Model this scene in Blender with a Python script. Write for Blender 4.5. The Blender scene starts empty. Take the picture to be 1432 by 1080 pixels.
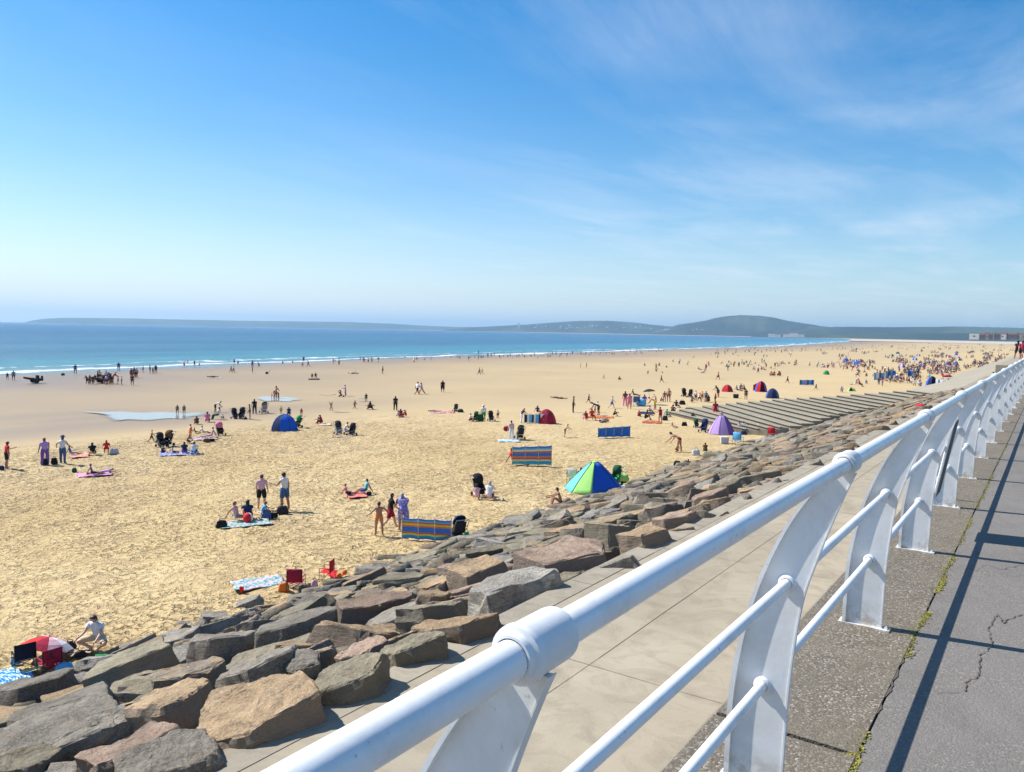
import bpy, bmesh, math, random
import numpy as np
from mathutils import Vector, Matrix
R = random.Random(11)
scene = bpy.context.scene
COL = scene.collection
PI = math.pi
# ------------------------------------------------------------------ camera model (photo pixels -> rays)
W0, H0, F0, CH = 1432, 1080, 1100.0, 1.6
ROLL, PITCH, YAW = math.radians(1.0484), math.radians(3.9983), math.radians(34.5658)
Fv = np.array([-math.sin(YAW)*math.cos(PITCH), math.cos(YAW)*math.cos(PITCH), -math.sin(PITCH)])
Ra = np.array([math.cos(YAW), math.sin(YAW), 0.0]); Ua = np.cross(Ra, Fv)
Rv = Ra*math.cos(ROLL)+Ua*math.sin(ROLL); Uv = np.cross(Rv, Fv)
CAM = np.array([0.0, 0.0, CH])
def ray(x, y): return Fv+Rv*(x-W0/2)/F0-Uv*(y-H0/2)/F0
def unz(x, y, z):
    d = ray(x, y); return CAM+(z-CH)/d[2]*d
SH_Y = [-4000, 66, 216, 813, 2059, 3000, 4487, 6500]; SH_X = [150, 162, 185, 224, 413, 560, 900, 1500]
def shore(Y): return np.interp(Y, SH_Y, SH_X)
SEA = -8.4
def sandz(X, Y):
    s = shore(Y); return -7.2-1.2*np.clip((-X-25)/(s-25), -1, 1.6)
def ground(x, y):
    z = -7.2
    for _ in range(8):
        p = unz(x, y, z); z = float(sandz(p[0], p[1]))
    z = max(z, SEA-0.35)
    return unz(x, y, z)
SUN_EL = math.radians(45); SUN_AZ = math.radians(11.4)
sun_dir = Vector((-math.cos(SUN_EL)*math.cos(SUN_AZ), -math.cos(SUN_EL)*math.sin(SUN_AZ), math.sin(SUN_EL)))

cam = bpy.data.cameras.new('camera'); co = bpy.data.objects.new('camera', cam); COL.objects.link(co)
M = Matrix(((Rv[0], Uv[0], -Fv[0]), (Rv[1], Uv[1], -Fv[1]), (Rv[2], Uv[2], -Fv[2]))).to_4x4()
M.translation = Vector(CAM); co.matrix_world = M
cam.sensor_width = 36; cam.sensor_fit = 'HORIZONTAL'; cam.lens = F0/W0*36; cam.clip_start = 0.05; cam.clip_end = 90000
scene.camera = co

# ------------------------------------------------------------------ materials
def nodes(m):
    nt = m.node_tree; return nt, nt.nodes, nt.links
def newmat(name, col=(.5, .5, .5), rough=.7, spec=.3, metal=0):
    m = bpy.data.materials.new(name); m.use_nodes = True
    b = m.node_tree.nodes['Principled BSDF']
    b.inputs['Base Color'].default_value = (*col, 1); b.inputs['Roughness'].default_value = rough
    b.inputs['Specular IOR Level'].default_value = spec; b.inputs['Metallic'].default_value = metal
    return m
def noise(nt, scale, detail=4, rough=.55, vec=None, dist=0):
    n = nt.nodes.new('ShaderNodeTexNoise'); n.inputs['Scale'].default_value = scale; n.inputs['Detail'].default_value = detail
    n.inputs['Roughness'].default_value = rough; n.inputs['Distortion'].default_value = dist
    if vec is not None: nt.links.new(vec, n.inputs['Vector'])
    return n.outputs['Fac']
def ramp(nt, fac, stops, interp='LINEAR'):
    r = nt.nodes.new('ShaderNodeValToRGB'); r.color_ramp.interpolation = interp
    while len(r.color_ramp.elements) < len(stops): r.color_ramp.elements.new(.5)
    for e, (p, c) in zip(r.color_ramp.elements, stops):
        e.position = p; e.color = (*c, 1) if len(c) == 3 else c
    nt.links.new(fac, r.inputs['Fac']); return r.outputs['Color']
def mix(nt, fac, a, b, mode='MIX'):
    m = nt.nodes.new('ShaderNodeMix'); m.data_type = 'RGBA'; m.blend_type = mode
    for s, v in ((m.inputs[0], fac), (m.inputs[6], a), (m.inputs[7], b)):
        if hasattr(v, 'links'): nt.links.new(v, s)
        elif isinstance(v, tuple): s.default_value = (*v, 1) if len(v) == 3 else v
        else: s.default_value = v
    return m.outputs[2]
def math_(nt, op, a, b=None, c=None):
    m = nt.nodes.new('ShaderNodeMath'); m.operation = op
    for s, v in zip(m.inputs, (a, b, c)):
        if v is None: continue
        if hasattr(v, 'links'): nt.links.new(v, s)
        else: s.default_value = v
    return m.outputs[0]
def bump(nt, h, strength, dist, bsdf, prev=None):
    b = nt.nodes.new('ShaderNodeBump'); b.inputs['Strength'].default_value = strength; b.inputs['Distance'].default_value = dist
    nt.links.new(h, b.inputs['Height'])
    if prev is not None: nt.links.new(prev, b.inputs['Normal'])
    nt.links.new(b.outputs['Normal'], bsdf.inputs['Normal']); return b.outputs['Normal']
def pos(nt):
    return nt.nodes.new('ShaderNodeNewGeometry').outputs['Position']
def objco(nt):
    return nt.nodes.new('ShaderNodeTexCoord').outputs['Object']
def attr(nt, name):
    a = nt.nodes.new('ShaderNodeAttribute'); a.attribute_name = name; return a.outputs['Fac']
_cm = {}
def cloth(col, rough=.85):
    k = tuple(round(c, 3) for c in col)+(rough,)
    if k not in _cm:
        m = newmat('cloth', col, rough, .15); nt = m.node_tree; b = nt.nodes['Principled BSDF']
        n = noise(nt, 14, 3, .6, objco(nt))
        nt.links.new(mix(nt, n, tuple(c*.8 for c in col), tuple(min(1, c*1.15) for c in col)), b.inputs['Base Color'])
        bump(nt, n, .35, .03, b)
        _cm[k] = m
    return _cm[k]
C = dict(wblue=(.05, .20, .62), wred=(.58, .14, .08), wsky=(.12, .46, .70), ink=(.014, .018, .035), white=(.74, .74, .74), black=(.018, .018, .022), navy=(.02, .035, .11), dark=(.035, .035, .045), red=(.6, .03, .035), crimson=(.32, .02, .05),
 pink=(.72, .22, .34), palepink=(.68, .42, .46), blue=(.02, .12, .6), sky=(.12, .42, .75), teal=(.02, .42, .42), turq=(.14, .48, .50), green=(.03, .3, .09), dkgreen=(.02, .09, .04),
 lime=(.38, .72, .2), yellow=(.8, .6, .08), orange=(.8, .22, .04), purple=(.2, .1, .4), lilac=(.45, .3, .62), grey=(.3, .3, .32), ltgrey=(.5, .5, .52), beige=(.6, .48, .34), denim=(.07, .13, .28),
 brown=(.14, .07, .035), floral=(.3, .27, .6), cream=(.78, .7, .55), skin=(.56, .3, .2), skin2=(.42, .21, .13), skin3=(.64, .38, .27), skin4=(.2, .1, .06))
HAIR = dict(dark=(.012, .009, .007), brown=(.05, .025, .012), fair=(.3, .19, .08), red=(.2, .05, .015), grey=(.35, .34, .33))
def mc(n):
    if n == 'floral' and 'fl' not in _cm:
        m = newmat('floral_cloth', C[n], .85, .15); nt = m.node_tree; v = nt.nodes.new('ShaderNodeTexVoronoi'); v.inputs['Scale'].default_value = 11; nt.links.new(objco(nt), v.inputs['Vector'])
        nt.links.new(ramp(nt, v.outputs['Distance'], [(.25, (.62, .60, .68)), (.4, (.24, .2, .5))]), nt.nodes['Principled BSDF'].inputs['Base Color']); _cm['fl'] = m
    return _cm['fl'] if n == 'floral' else cloth(C[n])
def skinm(n):
    k = ('s', n)
    if k not in _cm:
        m = newmat('skin', C[n], .5, .35); nt = m.node_tree; b = nt.nodes['Principled BSDF']
        b.inputs['Subsurface Weight'].default_value = .08; b.inputs['Subsurface Radius'].default_value = (.02, .008, .004)
        nt.links.new(mix(nt, noise(nt, 9, 3, .5, objco(nt)), tuple(c*.88 for c in C[n]), tuple(c*1.1 for c in C[n])), b.inputs['Base Color'])
        _cm[k] = m
    return _cm[k]
def hairm(n):
    k = ('h', n)
    if k not in _cm:
        m = newmat('hair', HAIR[n], .45, .4); nt = m.node_tree; b = nt.nodes['Principled BSDF']
        w = noise(nt, 60, 2, .5, objco(nt)); bump(nt, w, .6, .01, b)
        nt.links.new(mix(nt, w, tuple(c*.6 for c in HAIR[n]), tuple(c*1.5 for c in HAIR[n])), b.inputs['Base Color'])
        _cm[k] = m
    return _cm[k]
M_metal = newmat('dull_metal', (.35, .36, .38), .35, .5, .8)
M_rubber = newmat('rubber', (.02, .02, .022), .8)
M_plast = newmat('dark_plastic', (.03, .03, .035), .45)

def mat_sand():
    m = newmat('sand', rough=.95, spec=.1); nt, N, L = nodes(m); b = N['Principled BSDF']; P = pos(nt)
    big = noise(nt, .09, 5, .6, P, .5); med = noise(nt, .7, 4, .6, P); fine = noise(nt, 6, 5, .7, P)
    c = ramp(nt, big, [(.3, (.58, .425, .20)), (.5, (.655, .49, .245)), (.7, (.71, .555, .30))])
    c = mix(nt, ramp(nt, med, [(.4, (0, 0, 0)), (.75, (.45, .45, .45))]), c, (.50, .35, .21))
    c = mix(nt, ramp(nt, fine, [(.5, (0, 0, 0)), (.8, (.35, .35, .35))]), c, (.7, .56, .38))
    lump = attr(nt, 'lump'); wet = attr(nt, 'wet')
    hol = attr(nt, 'hol')
    mpp = N.new('ShaderNodeMapping'); mpp.inputs['Rotation'].default_value = (0, 0, .5); mpp.inputs['Scale'].default_value = (4.2, 5.2, 3); L.new(P, mpp.inputs[0])
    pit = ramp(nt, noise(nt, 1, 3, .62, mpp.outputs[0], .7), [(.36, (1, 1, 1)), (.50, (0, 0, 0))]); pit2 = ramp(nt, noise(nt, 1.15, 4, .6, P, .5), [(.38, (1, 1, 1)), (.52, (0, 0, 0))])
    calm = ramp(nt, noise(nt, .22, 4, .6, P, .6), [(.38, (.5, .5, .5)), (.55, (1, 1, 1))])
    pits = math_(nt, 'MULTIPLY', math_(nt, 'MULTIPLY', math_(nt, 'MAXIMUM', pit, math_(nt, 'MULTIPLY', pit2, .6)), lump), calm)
    c = mix(nt, math_(nt, 'MULTIPLY', pits, .74), c, (.30, .205, .11))  # dark spots in the pits: footprint shade put into the sand colour
    c = mix(nt, math_(nt, 'MULTIPLY', hol, .25), c, (.33, .23, .13))  # hollows of the relief darkened in colour too, as painted shade
    c = mix(nt, math_(nt, 'SUBTRACT', 1.0, lump), c, mix(nt, noise(nt, .08, 5, .6, P), (.42, .315, .18), (.52, .40, .23)))
    wn = math_(nt, 'MULTIPLY_ADD', noise(nt, .035, 4, .5, P), .7, -.35)
    wf = math_(nt, 'ADD', wet, math_(nt, 'MULTIPLY', wn, math_(nt, 'MINIMUM', math_(nt, 'MULTIPLY', wet, 6), 1.0)))
    wf = math_(nt, 'MINIMUM', math_(nt, 'MAXIMUM', wf, 0), 1)
    c = mix(nt, wf, c, (.27, .205, .15))
    L.new(c, b.inputs['Base Color'])
    r = N.new('ShaderNodeMapRange'); L.new(wf, r.inputs[0]); r.inputs[3].default_value = .95; r.inputs[4].default_value = .42; L.new(r.outputs[0], b.inputs['Roughness'])
    n1 = noise(nt, 2.2, 3, .6, P); n2 = noise(nt, 9, 4, .65, P)
    h = math_(nt, 'ADD', math_(nt, 'MULTIPLY', n1, .35), math_(nt, 'MULTIPLY', n2, .4)); h = math_(nt, 'SUBTRACT', h, math_(nt, 'MULTIPLY', pits, .5))
    h = math_(nt, 'MULTIPLY', h, math_(nt, 'MULTIPLY_ADD', lump, .93, .07))
    bump(nt, h, 1.0, .22, b)
    return m
def mat_water():
    m = newmat('sea_water', (.02, .13, .25), .22, .5); nt, N, L = nodes(m); b = N['Principled BSDF']; P = pos(nt)
    b.inputs['IOR'].default_value = 1.33
    d = attr(nt, 'dist'); n = noise(nt, .006, 4, .6, P)
    dd = math_(nt, 'MULTIPLY', d, math_(nt, 'MULTIPLY_ADD', n, .8, .6))
    lg = math_(nt, 'DIVIDE', math_(nt, 'LOGARITHM', math_(nt, 'ADD', dd, 1.0), 10.0), 4.0)
    body = ramp(nt, lg, [(0, (.30, .33, .30)), (.25, (.20, .33, .34)), (.40, (.075, .29, .345)), (.52, (.03, .185, .28)), (.70, (.010, .09, .20)), (.95, (.005, .055, .155))])
    mp = N.new('ShaderNodeMapping'); mp.inputs['Scale'].default_value = (.06, .012, 1); L.new(P, mp.inputs[0])
    st = noise(nt, 1, 6, .65, mp.outputs[0])
    body = mix(nt, ramp(nt, st, [(.35, (0, 0, 0)), (.7, (.25, .25, .25))]), body, (.07, .28, .38))
    mp3 = N.new('ShaderNodeMapping'); mp3.inputs['Scale'].default_value = (.01, .0015, 1); L.new(P, mp3.inputs[0])
    body = mix(nt, ramp(nt, noise(nt, 1, 3, .5, mp3.outputs[0]), [(.45, (0, 0, 0)), (.62, (.5, .5, .5))]), body, (.008, .07, .18))
    # breaking foam in bands that follow the shoreline
    mp2 = N.new('ShaderNodeMapping'); mp2.inputs['Scale'].default_value = (.05, .02, 1); L.new(P, mp2.inputs[0])
    w = noise(nt, 1, 3, .5, mp2.outputs[0])
    ph = math_(nt, 'ADD', math_(nt, 'MULTIPLY', d, .40), math_(nt, 'MULTIPLY', w, 9.0))
    s = math_(nt, 'SINE', ph)
    near = N.new('ShaderNodeMapRange'); L.new(d, near.inputs[0]); near.inputs[1].default_value = 4; near.inputs[2].default_value = 55; near.inputs[3].default_value = .48; near.inputs[4].default_value = -.25
    fs = math_(nt, 'ADD', math_(nt, 'MULTIPLY', s, .5), near.outputs[0])
    fs = math_(nt, 'ADD', fs, math_(nt, 'MULTIPLY_ADD', noise(nt, .22, 5, .75, P), 1.7, -.85))
    foam = ramp(nt, fs, [(.62, (0, 0, 0)), (.82, (1, 1, 1))])
    L.new(mix(nt, foam, body, (.78, .8, .8)), b.inputs['Base Color'])
    mr = N.new('ShaderNodeMapRange'); L.new(foam, mr.inputs[0]); mr.inputs[3].default_value = .25; mr.inputs[4].default_value = .9; L.new(mr.outputs[0], b.inputs['Roughness'])
    wv = noise(nt, .5, 5, .65, mp.outputs[0]); mp4 = N.new('ShaderNodeMapping'); mp4.inputs['Scale'].default_value = (.8, .35, 1); L.new(P, mp4.inputs[0])
    wv2 = noise(nt, 1, 6, .7, mp4.outputs[0])
    bump(nt, wv2, 1.0, 1.2, b)
    b.inputs['Specular IOR Level'].default_value = .22
    return m
def mat_conc(name, a, b_, scale=1.0, agg=0.0, stain=(.2, .17, .13), bumpd=.004):
    m = newmat(name, rough=.88, spec=.2); nt, N, L = nodes(m); b = N['Principled BSDF']; P = pos(nt)
    big = noise(nt, .35*scale, 5, .6, P, .4); fine = noise(nt, 25*scale, 5, .7, P)
    c = mix(nt, ramp(nt, big, [(.3, (0, 0, 0)), (.7, (1, 1, 1))]), a, b_)
    c = mix(nt, ramp(nt, noise(nt, 1.1*scale, 6, .7, P, 1.2), [(.47, (0, 0, 0)), (.72, (.72, .72, .72))]), c, stain)
    c = mix(nt, math_(nt, 'MULTIPLY', fine, .35), c, tuple(min(1, x*1.5) for x in b_))
    h = fine
    if agg:
        v = N.new('ShaderNodeTexVoronoi'); v.inputs['Scale'].default_value = 110; L.new(P, v.inputs['Vector'])
        v2 = N.new('ShaderNodeTexVoronoi'); v2.inputs['Scale'].default_value = 130; L.new(P, v2.inputs['Vector'])
        sep = N.new('ShaderNodeSeparateColor'); L.new(v.outputs['Color'], sep.inputs[0])
        peb = ramp(nt, sep.outputs[0], [(0, (.07, .06, .048)), (.6, (.15, .128, .10)), (.88, (.25, .215, .175)), (1, (.5, .46, .4))])
        msk = ramp(nt, noise(nt, 2.2, 5, .7, P), [(.35, (.25*agg,)*3), (.65, (agg,)*3)])
        c = mix(nt, msk, c, peb)
        h = math_(nt, 'ADD', fine, math_(nt, 'MULTIPLY', math_(nt, 'SUBTRACT', 1.0, v.outputs['Distance']), .8))
    L.new(c, b.inputs['Base Color']); bump(nt, h, .6, bumpd, b)
    return m
def mat_rock(name, pal, stain, rough=.9, coarse=1.0, side_shade=None):
    m = newmat(name, rough=rough, spec=.2); nt, N, L = nodes(m); b = N['Principled BSDF']; P = pos(nt)
    oi = N.new('ShaderNodeObjectInfo')
    big = noise(nt, 1.3, 5, .6, P, .6)
    c = ramp(nt, big, [(.25, pal[0]), (.5, pal[1]), (.72, pal[2])])
    c = mix(nt, ramp(nt, noise(nt, 2.6, 6, .7, P, .8), [(.5, (0, 0, 0)), (.72, (.8, .8, .8))]), c, stain)
    c = mix(nt, ramp(nt, noise(nt, 26, 4, .7, P), [(.42, (0, 0, 0)), (.75, (.55, .55, .55))]), c, tuple(min(.9, x*1.4) for x in pal[2]))
    mp = N.new('ShaderNodeMapping'); mp.inputs['Rotation'].default_value = (.2, .1, .5); mp.inputs['Scale'].default_value = (3, 3, 28); L.new(objco(nt), mp.inputs[0])
    strat = noise(nt, 1, 4, .6, mp.outputs[0])
    c = mix(nt, ramp(nt, strat, [(.3, (.45, .45, .45)), (.5, (0, 0, 0))]), c, tuple(x*.45 for x in pal[0]))
    v = c
    if side_shade:
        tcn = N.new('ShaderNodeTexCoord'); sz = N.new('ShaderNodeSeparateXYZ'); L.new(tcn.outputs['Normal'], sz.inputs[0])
        top_mask = ramp(nt, math_(nt, 'ADD', sz.outputs[2], math_(nt, 'MULTIPLY_ADD', noise(nt, 3.5, 5, .7, P), .7, -.35)), [(.52, (0, 0, 0)), (.72, (1, 1, 1))])
        v = mix(nt, top_mask, mix(nt, .8, c, side_shade), c)  # tan weathered tops; sides mixed darker, shade of the fronts put into the colour
    hs = N.new('ShaderNodeHueSaturation'); L.new(v, hs.inputs['Color']); L.new(math_(nt, 'MULTIPLY_ADD', oi.outputs['Random'], .45, .78), hs.inputs['Value'])
    L.new(hs.outputs[0], b.inputs['Base Color'])
    vc = N.new('ShaderNodeTexVoronoi'); vc.feature = 'DISTANCE_TO_EDGE'; vc.inputs['Scale'].default_value = 2.3; wv = N.new('ShaderNodeVectorMath'); wv.operation = 'ADD'; nz = N.new('ShaderNodeTexNoise'); nz.inputs['Scale'].default_value = 3; L.new(P, nz.inputs['Vector']); L.new(P, wv.inputs[0]); L.new(nz.outputs['Color'], wv.inputs[1]); L.new(wv.outputs[0], vc.inputs['Vector'])
    ck = ramp(nt, vc.outputs['Distance'], [(.0, (0, 0, 0)), (.035, (1, 1, 1))])
    h = math_(nt, 'ADD', math_(nt, 'MULTIPLY', noise(nt, 5*coarse, 7, .72, P), 1.15), math_(nt, 'MULTIPLY', strat, .3)); h = math_(nt, 'ADD', h, math_(nt, 'MULTIPLY', ck, .05))
    bump(nt, h, 1.0, .11*coarse, b)
    return m
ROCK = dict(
 tan=mat_rock('rock_tan', [(0.19, 0.14, 0.09), (0.38, 0.265, 0.155), (0.51, 0.365, 0.22)], (0.162, 0.139, 0.116), side_shade=(0.225, 0.185, 0.145)),
 pink=mat_rock('rock_pink', [(0.174, 0.128, 0.099), (0.336, 0.232, 0.168), (0.441, 0.325, 0.238)], (0.174, 0.151, 0.128), side_shade=(0.22, 0.178, 0.145)),
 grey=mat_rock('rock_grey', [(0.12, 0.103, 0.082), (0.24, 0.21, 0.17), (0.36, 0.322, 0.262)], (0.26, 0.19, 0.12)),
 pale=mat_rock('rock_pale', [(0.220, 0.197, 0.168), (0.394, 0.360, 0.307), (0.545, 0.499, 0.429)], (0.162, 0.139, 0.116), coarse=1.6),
 olive=mat_rock('rock_olive', [(0.128, 0.114, 0.081), (0.249, 0.215, 0.151), (0.360, 0.319, 0.226)], (0.336, 0.244, 0.139), side_shade=(0.2, 0.178, 0.135)),
 ochre=mat_rock('rock_ochre', [(0.151, 0.128, 0.104), (0.278, 0.232, 0.180), (0.406, 0.336, 0.232)], (0.580, 0.302, 0.093), side_shade=(0.21, 0.18, 0.14)))
M_rail = newmat('white_rail_paint', (.78, .79, .80), .3, .5); nt = M_rail.node_tree; b = nt.nodes['Principled BSDF']
g = noise(nt, 7, 5, .7, pos(nt)); cc = mix(nt, ramp(nt, g, [(.50, (0, 0, 0)), (.75, (.7, .7, .7))]), (.83, .835, .83), (.62, .60, .56)); cc = mix(nt, ramp(nt, noise(nt, 38, 4, .7, pos(nt)), [(.66, (0, 0, 0)), (.72, (.7, .7, .7))]), cc, (.36, .33, .29)); nt.links.new(cc, b.inputs['Base Color'])
nt.links.new(ramp(nt, g, [(.3, (.26, .26, .26)), (.8, (.5, .5, .5))]), b.inputs['Roughness'])
b.inputs['Coat Weight'].default_value = .15
bump(nt, noise(nt, 90, 3, .6, pos(nt)), .12, .002, b)
M_post = newmat('white_post_paint', (.72, .73, .75), .5, .4); nt = M_post.node_tree; b = nt.nodes['Principled BSDF']
g = noise(nt, 3.5, 6, .7, pos(nt), .5); cc = mix(nt, ramp(nt, g, [(.42, (0, 0, 0)), (.75, (.75, .75, .75))]), (.79, .79, .785), (.58, .56, .51)); sz = nt.nodes.new('ShaderNodeSeparateXYZ'); nt.links.new(pos(nt), sz.inputs[0]); lowm = math_(nt, 'MULTIPLY', ramp(nt, sz.outputs[2], [(.0, (1, 1, 1)), (.16, (0, 0, 0))]), ramp(nt, noise(nt, 16, 5, .7, pos(nt)), [(.45, (0, 0, 0)), (.6, (.8, .8, .8))])); cc = mix(nt, lowm, cc, (.36, .27, .17)); cc = mix(nt, ramp(nt, noise(nt, 34, 4, .7, pos(nt)), [(.66, (0, 0, 0)), (.72, (.6, .6, .6))]), cc, (.38, .34, .29)); nt.links.new(cc, b.inputs['Base Color'])
bump(nt, noise(nt, 60, 4, .6, pos(nt)), .2, .002, b)

# ------------------------------------------------------------------ mesh helpers
class MB:
    def __init__(s): s.v = []; s.f = []; s.m = []
    def add(s, vs, fs, mi=0):
        o = len(s.v); s.v += [tuple(v) for v in vs]; s.f += [tuple(i+o for i in f) for f in fs]; s.m += [mi]*len(fs); return s
    def box(s, c, d, mi=0, rz=0, bev=0, tilt=None):
        x, y, z = (k/2 for k in d); vs = [Vector((a*x, b*y, e*z)) for a in (-1, 1) for b in (-1, 1) for e in (-1, 1)]
        Rm = Matrix.Rotation(rz, 3, 'Z')
        if tilt: Rm = Rm @ Matrix.Rotation(tilt[0], 3, 'X') @ Matrix.Rotation(tilt[1], 3, 'Y')
        vs = [Rm @ v+Vector(c) for v in vs]
        return s.add(vs, [(0, 1, 3, 2), (4, 6, 7, 5), (0, 4, 5, 1), (2, 3, 7, 6), (0, 2, 6, 4), (1, 5, 7, 3)], mi)
    def tube(s, pts, r, n=8, mi=0, cap=True):
        pts = [Vector(p) for p in pts]; rs = r if isinstance(r, (list, tuple)) else [r]*len(pts)
        vs = []; up = Vector((0, 0, 1))
        for i, p in enumerate(pts):
            t = (pts[min(i+1, len(pts)-1)]-pts[max(i-1, 0)]).normalized()
            u = t.cross(up if abs(t.z) < .95 else Vector((0, 1, 0))).normalized(); w = t.cross(u)
            for k in range(n):
                a = 2*PI*k/n; vs.append(p+(u*math.cos(a)+w*math.sin(a))*rs[i])
        fs = [(i*n+k, i*n+(k+1) % n, (i+1)*n+(k+1) % n, (i+1)*n+k) for i in range(len(pts)-1) for k in range(n)]
        if cap: fs += [tuple(range(n-1, -1, -1)), tuple((len(pts)-1)*n+k for k in range(n))]
        return s.add(vs, fs, mi)
    def lathe(s, prof, c=(0, 0, 0), n=12, mi=0, axis='Z'):
        vs = []
        for r, z in prof:
            for k in range(n):
                a = 2*PI*k/n; x, y = r*math.cos(a), r*math.sin(a)
                v = (x, y, z) if axis == 'Z' else ((x, z, y) if axis == 'Y' else (z, x, y)); vs.append(Vector(v)+Vector(c))
        fs = [(i*n+k, i*n+(k+1) % n, (i+1)*n+(k+1) % n, (i+1)*n+k) for i in range(len(prof)-1) for k in range(n)]
        return s.add(vs, fs, mi)
    def mesh(s, name, mats, smooth=False):
        me = bpy.data.meshes.new(name); me.from_pydata([tuple(v) for v in s.v], [], s.f)
        for m in mats: me.materials.append(m)
        if len(mats) > 1: me.polygons.foreach_set('material_index', s.m)
        if smooth: me.polygons.foreach_set('use_smooth', [True]*len(me.polygons))
        bm = bmesh.new(); bm.from_mesh(me); bmesh.ops.recalc_face_normals(bm, faces=bm.faces); bm.to_mesh(me); bm.free()
        me.update(); return me
def link(name, data, parent=None, loc=None, rz=None, sc=None):
    o = bpy.data.objects.new(name, data); COL.objects.link(o)
    if parent is not None: o.parent = parent
    if loc is not None: o.location = loc
    if rz is not None: o.rotation_euler = (0, 0, rz)
    if sc is not None: o.scale = (sc, sc, sc) if not hasattr(sc, '__len__') else sc
    return o
def tag(o, label=None, cat=None, group=None, kind=None):
    if label: o['label'] = label
    if cat: o['category'] = cat
    if group: o['group'] = group
    if kind: o['kind'] = kind
    return o
def thing(name, loc, rz, label, cat, group=None, sc=None):
    return tag(link(name, None, None, loc, rz, sc), label, cat, group)
def struct(name, me, label=None):
    return tag(link(name, me), kind='structure')
def set_mat(o, m, i=0):
    o.material_slots[i].link = 'OBJECT'; o.material_slots[i].material = m
def grid_mesh(name, X, Y, Z, mats, attrs=None, smooth=True):
    nx, ny = X.shape; v = np.stack([X, Y, Z], -1).reshape(-1, 3).astype(np.float32)
    i = np.arange(nx-1)[:, None]*ny+np.arange(ny-1)[None, :]
    q = np.stack([i, i+ny, i+ny+1, i+1], -1).reshape(-1, 4).astype(np.int32)
    me = bpy.data.meshes.new(name); me.vertices.add(len(v)); me.vertices.foreach_set('co', v.ravel())
    me.loops.add(q.size); me.loops.foreach_set('vertex_index', q.ravel()); me.polygons.add(len(q))
    me.polygons.foreach_set('loop_start', np.arange(0, q.size, 4, dtype=np.int32))
    if smooth: me.polygons.foreach_set('use_smooth', np.ones(len(q), bool))
    for m in mats: me.materials.append(m)
    me.update(calc_edges=True)
    for k, a in (attrs or {}).items():
        at = me.attributes.new(k, 'FLOAT', 'POINT'); at.data.foreach_set('value', a.ravel().astype(np.float32))
    return me
rs = np.random.RandomState(5); LAT = rs.rand(512, 512)
def vnoise(x, y):
    xi = np.floor(x).astype(int); yi = np.floor(y).astype(int); fx = x-xi; fy = y-yi
    fx = fx*fx*(3-2*fx); fy = fy*fy*(3-2*fy)
    a = LAT[xi % 512, yi % 512]; b = LAT[(xi+1) % 512, yi % 512]; c = LAT[xi % 512, (yi+1) % 512]; d = LAT[(xi+1) % 512, (yi+1) % 512]
    return (a*(1-fx)+b*fx)*(1-fy)+(c*(1-fx)+d*fx)*fy

# ------------------------------------------------------------------ sand, sea, pools
def build_sand():
    xs = np.concatenate([[60000, 8000, 1500, 300, 60, 5, -6, -12, -16], np.arange(-18, -62, -.2), np.arange(-62, -100, -.5), np.arange(-100, -260, -3), np.arange(-260, -1000, -25), [-1100, -1600, -3000, -8000, -60000]])
    ys = np.concatenate([[-60000, -8000, -1500, -300, -60, -20], np.arange(-10, 5, 1), np.arange(5, 75, .22), np.arange(75, 130, .6), np.arange(130, 500, 5), np.arange(500, 2500, 40), [3000, 3600, 4487, 6500, 12000, 60000]])
    X, Y = np.meshgrid(xs, ys, indexing='ij')
    s = shore(Y); Z = sandz(X, Y)
    Z = Z-np.clip((-X-s), 0, 400)*.01
    n = vnoise(X/55+3, Y/80+9)-.5; Z = Z+n*.16*np.clip((-X-40)/40, 0, 1)*np.clip((s+10+X)/40, 0, 1)
    edge = -55+14*(vnoise(X/14, Y/18)-.5)-np.clip((60-Y), -30, 60)*.15
    lump = np.clip((X-edge)/14+.5, 0, 1)*np.clip((95-Y)/50, 0.25, 1)
    a = vnoise(X/.42+50, Y/.42+20); b = vnoise(X/.9+7, Y/.95+77); c = vnoise(X/.25, Y/.27+31); e = vnoise(X/2.6, Y/2.4+5)
    h = (-np.clip(.52-a, 0, 1)*.9-np.clip(.5-b, 0, 1)*.8+.25*(c-.5)+.4*(e-.5))*.17
    fine = ((X < -17) & (X > -62) & (Y > 4) & (Y < 76)).astype(float)
    Z = Z+h*lump*fine
    Z = np.where(X > -19, Z-np.clip((X+19)*.5, 0, 3), Z)
    hol = np.clip(.42-a, 0, 1)*2.2*lump*fine+np.clip(.4-b, 0, 1)*1.6*lump*fine
    wet = np.maximum(np.clip(1-(Z-SEA-.02)/.55, 0, 1), .95*np.clip(1-(Z-SEA-.02)/1.05, 0, 1)*np.clip(1.15-Y/190, 0, 1)*1.45)*(X < -30); wet = np.clip(wet, 0, 1)
    # damp channels beside the tide pools
    for (px, py, rx, ry, wv) in ((215, 590, 9, 7, .8), (215, 574, 9, 6, .6), (390, 562, 9, 6, .5), (290, 580, 10, 8, .5), (70, 600, 44, 8, .85), (20, 585, 30, 9, .7), (60, 550, 40, 8, .55), (200, 545, 30, 5, .45), (130, 585, 18, 5, .8), (60, 556, 26, 4, .5), (420, 545, 22, 5, .35), (330, 545, 20, 4, .4)):
        g = ground(px, py); wet = np.maximum(wet, wv*np.exp(-((X-g[0])/ry)**2-((Y-g[1])/rx)**2))
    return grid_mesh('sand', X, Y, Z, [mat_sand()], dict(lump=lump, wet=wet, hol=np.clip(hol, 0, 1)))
struct('sand_beach', build_sand())
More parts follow.
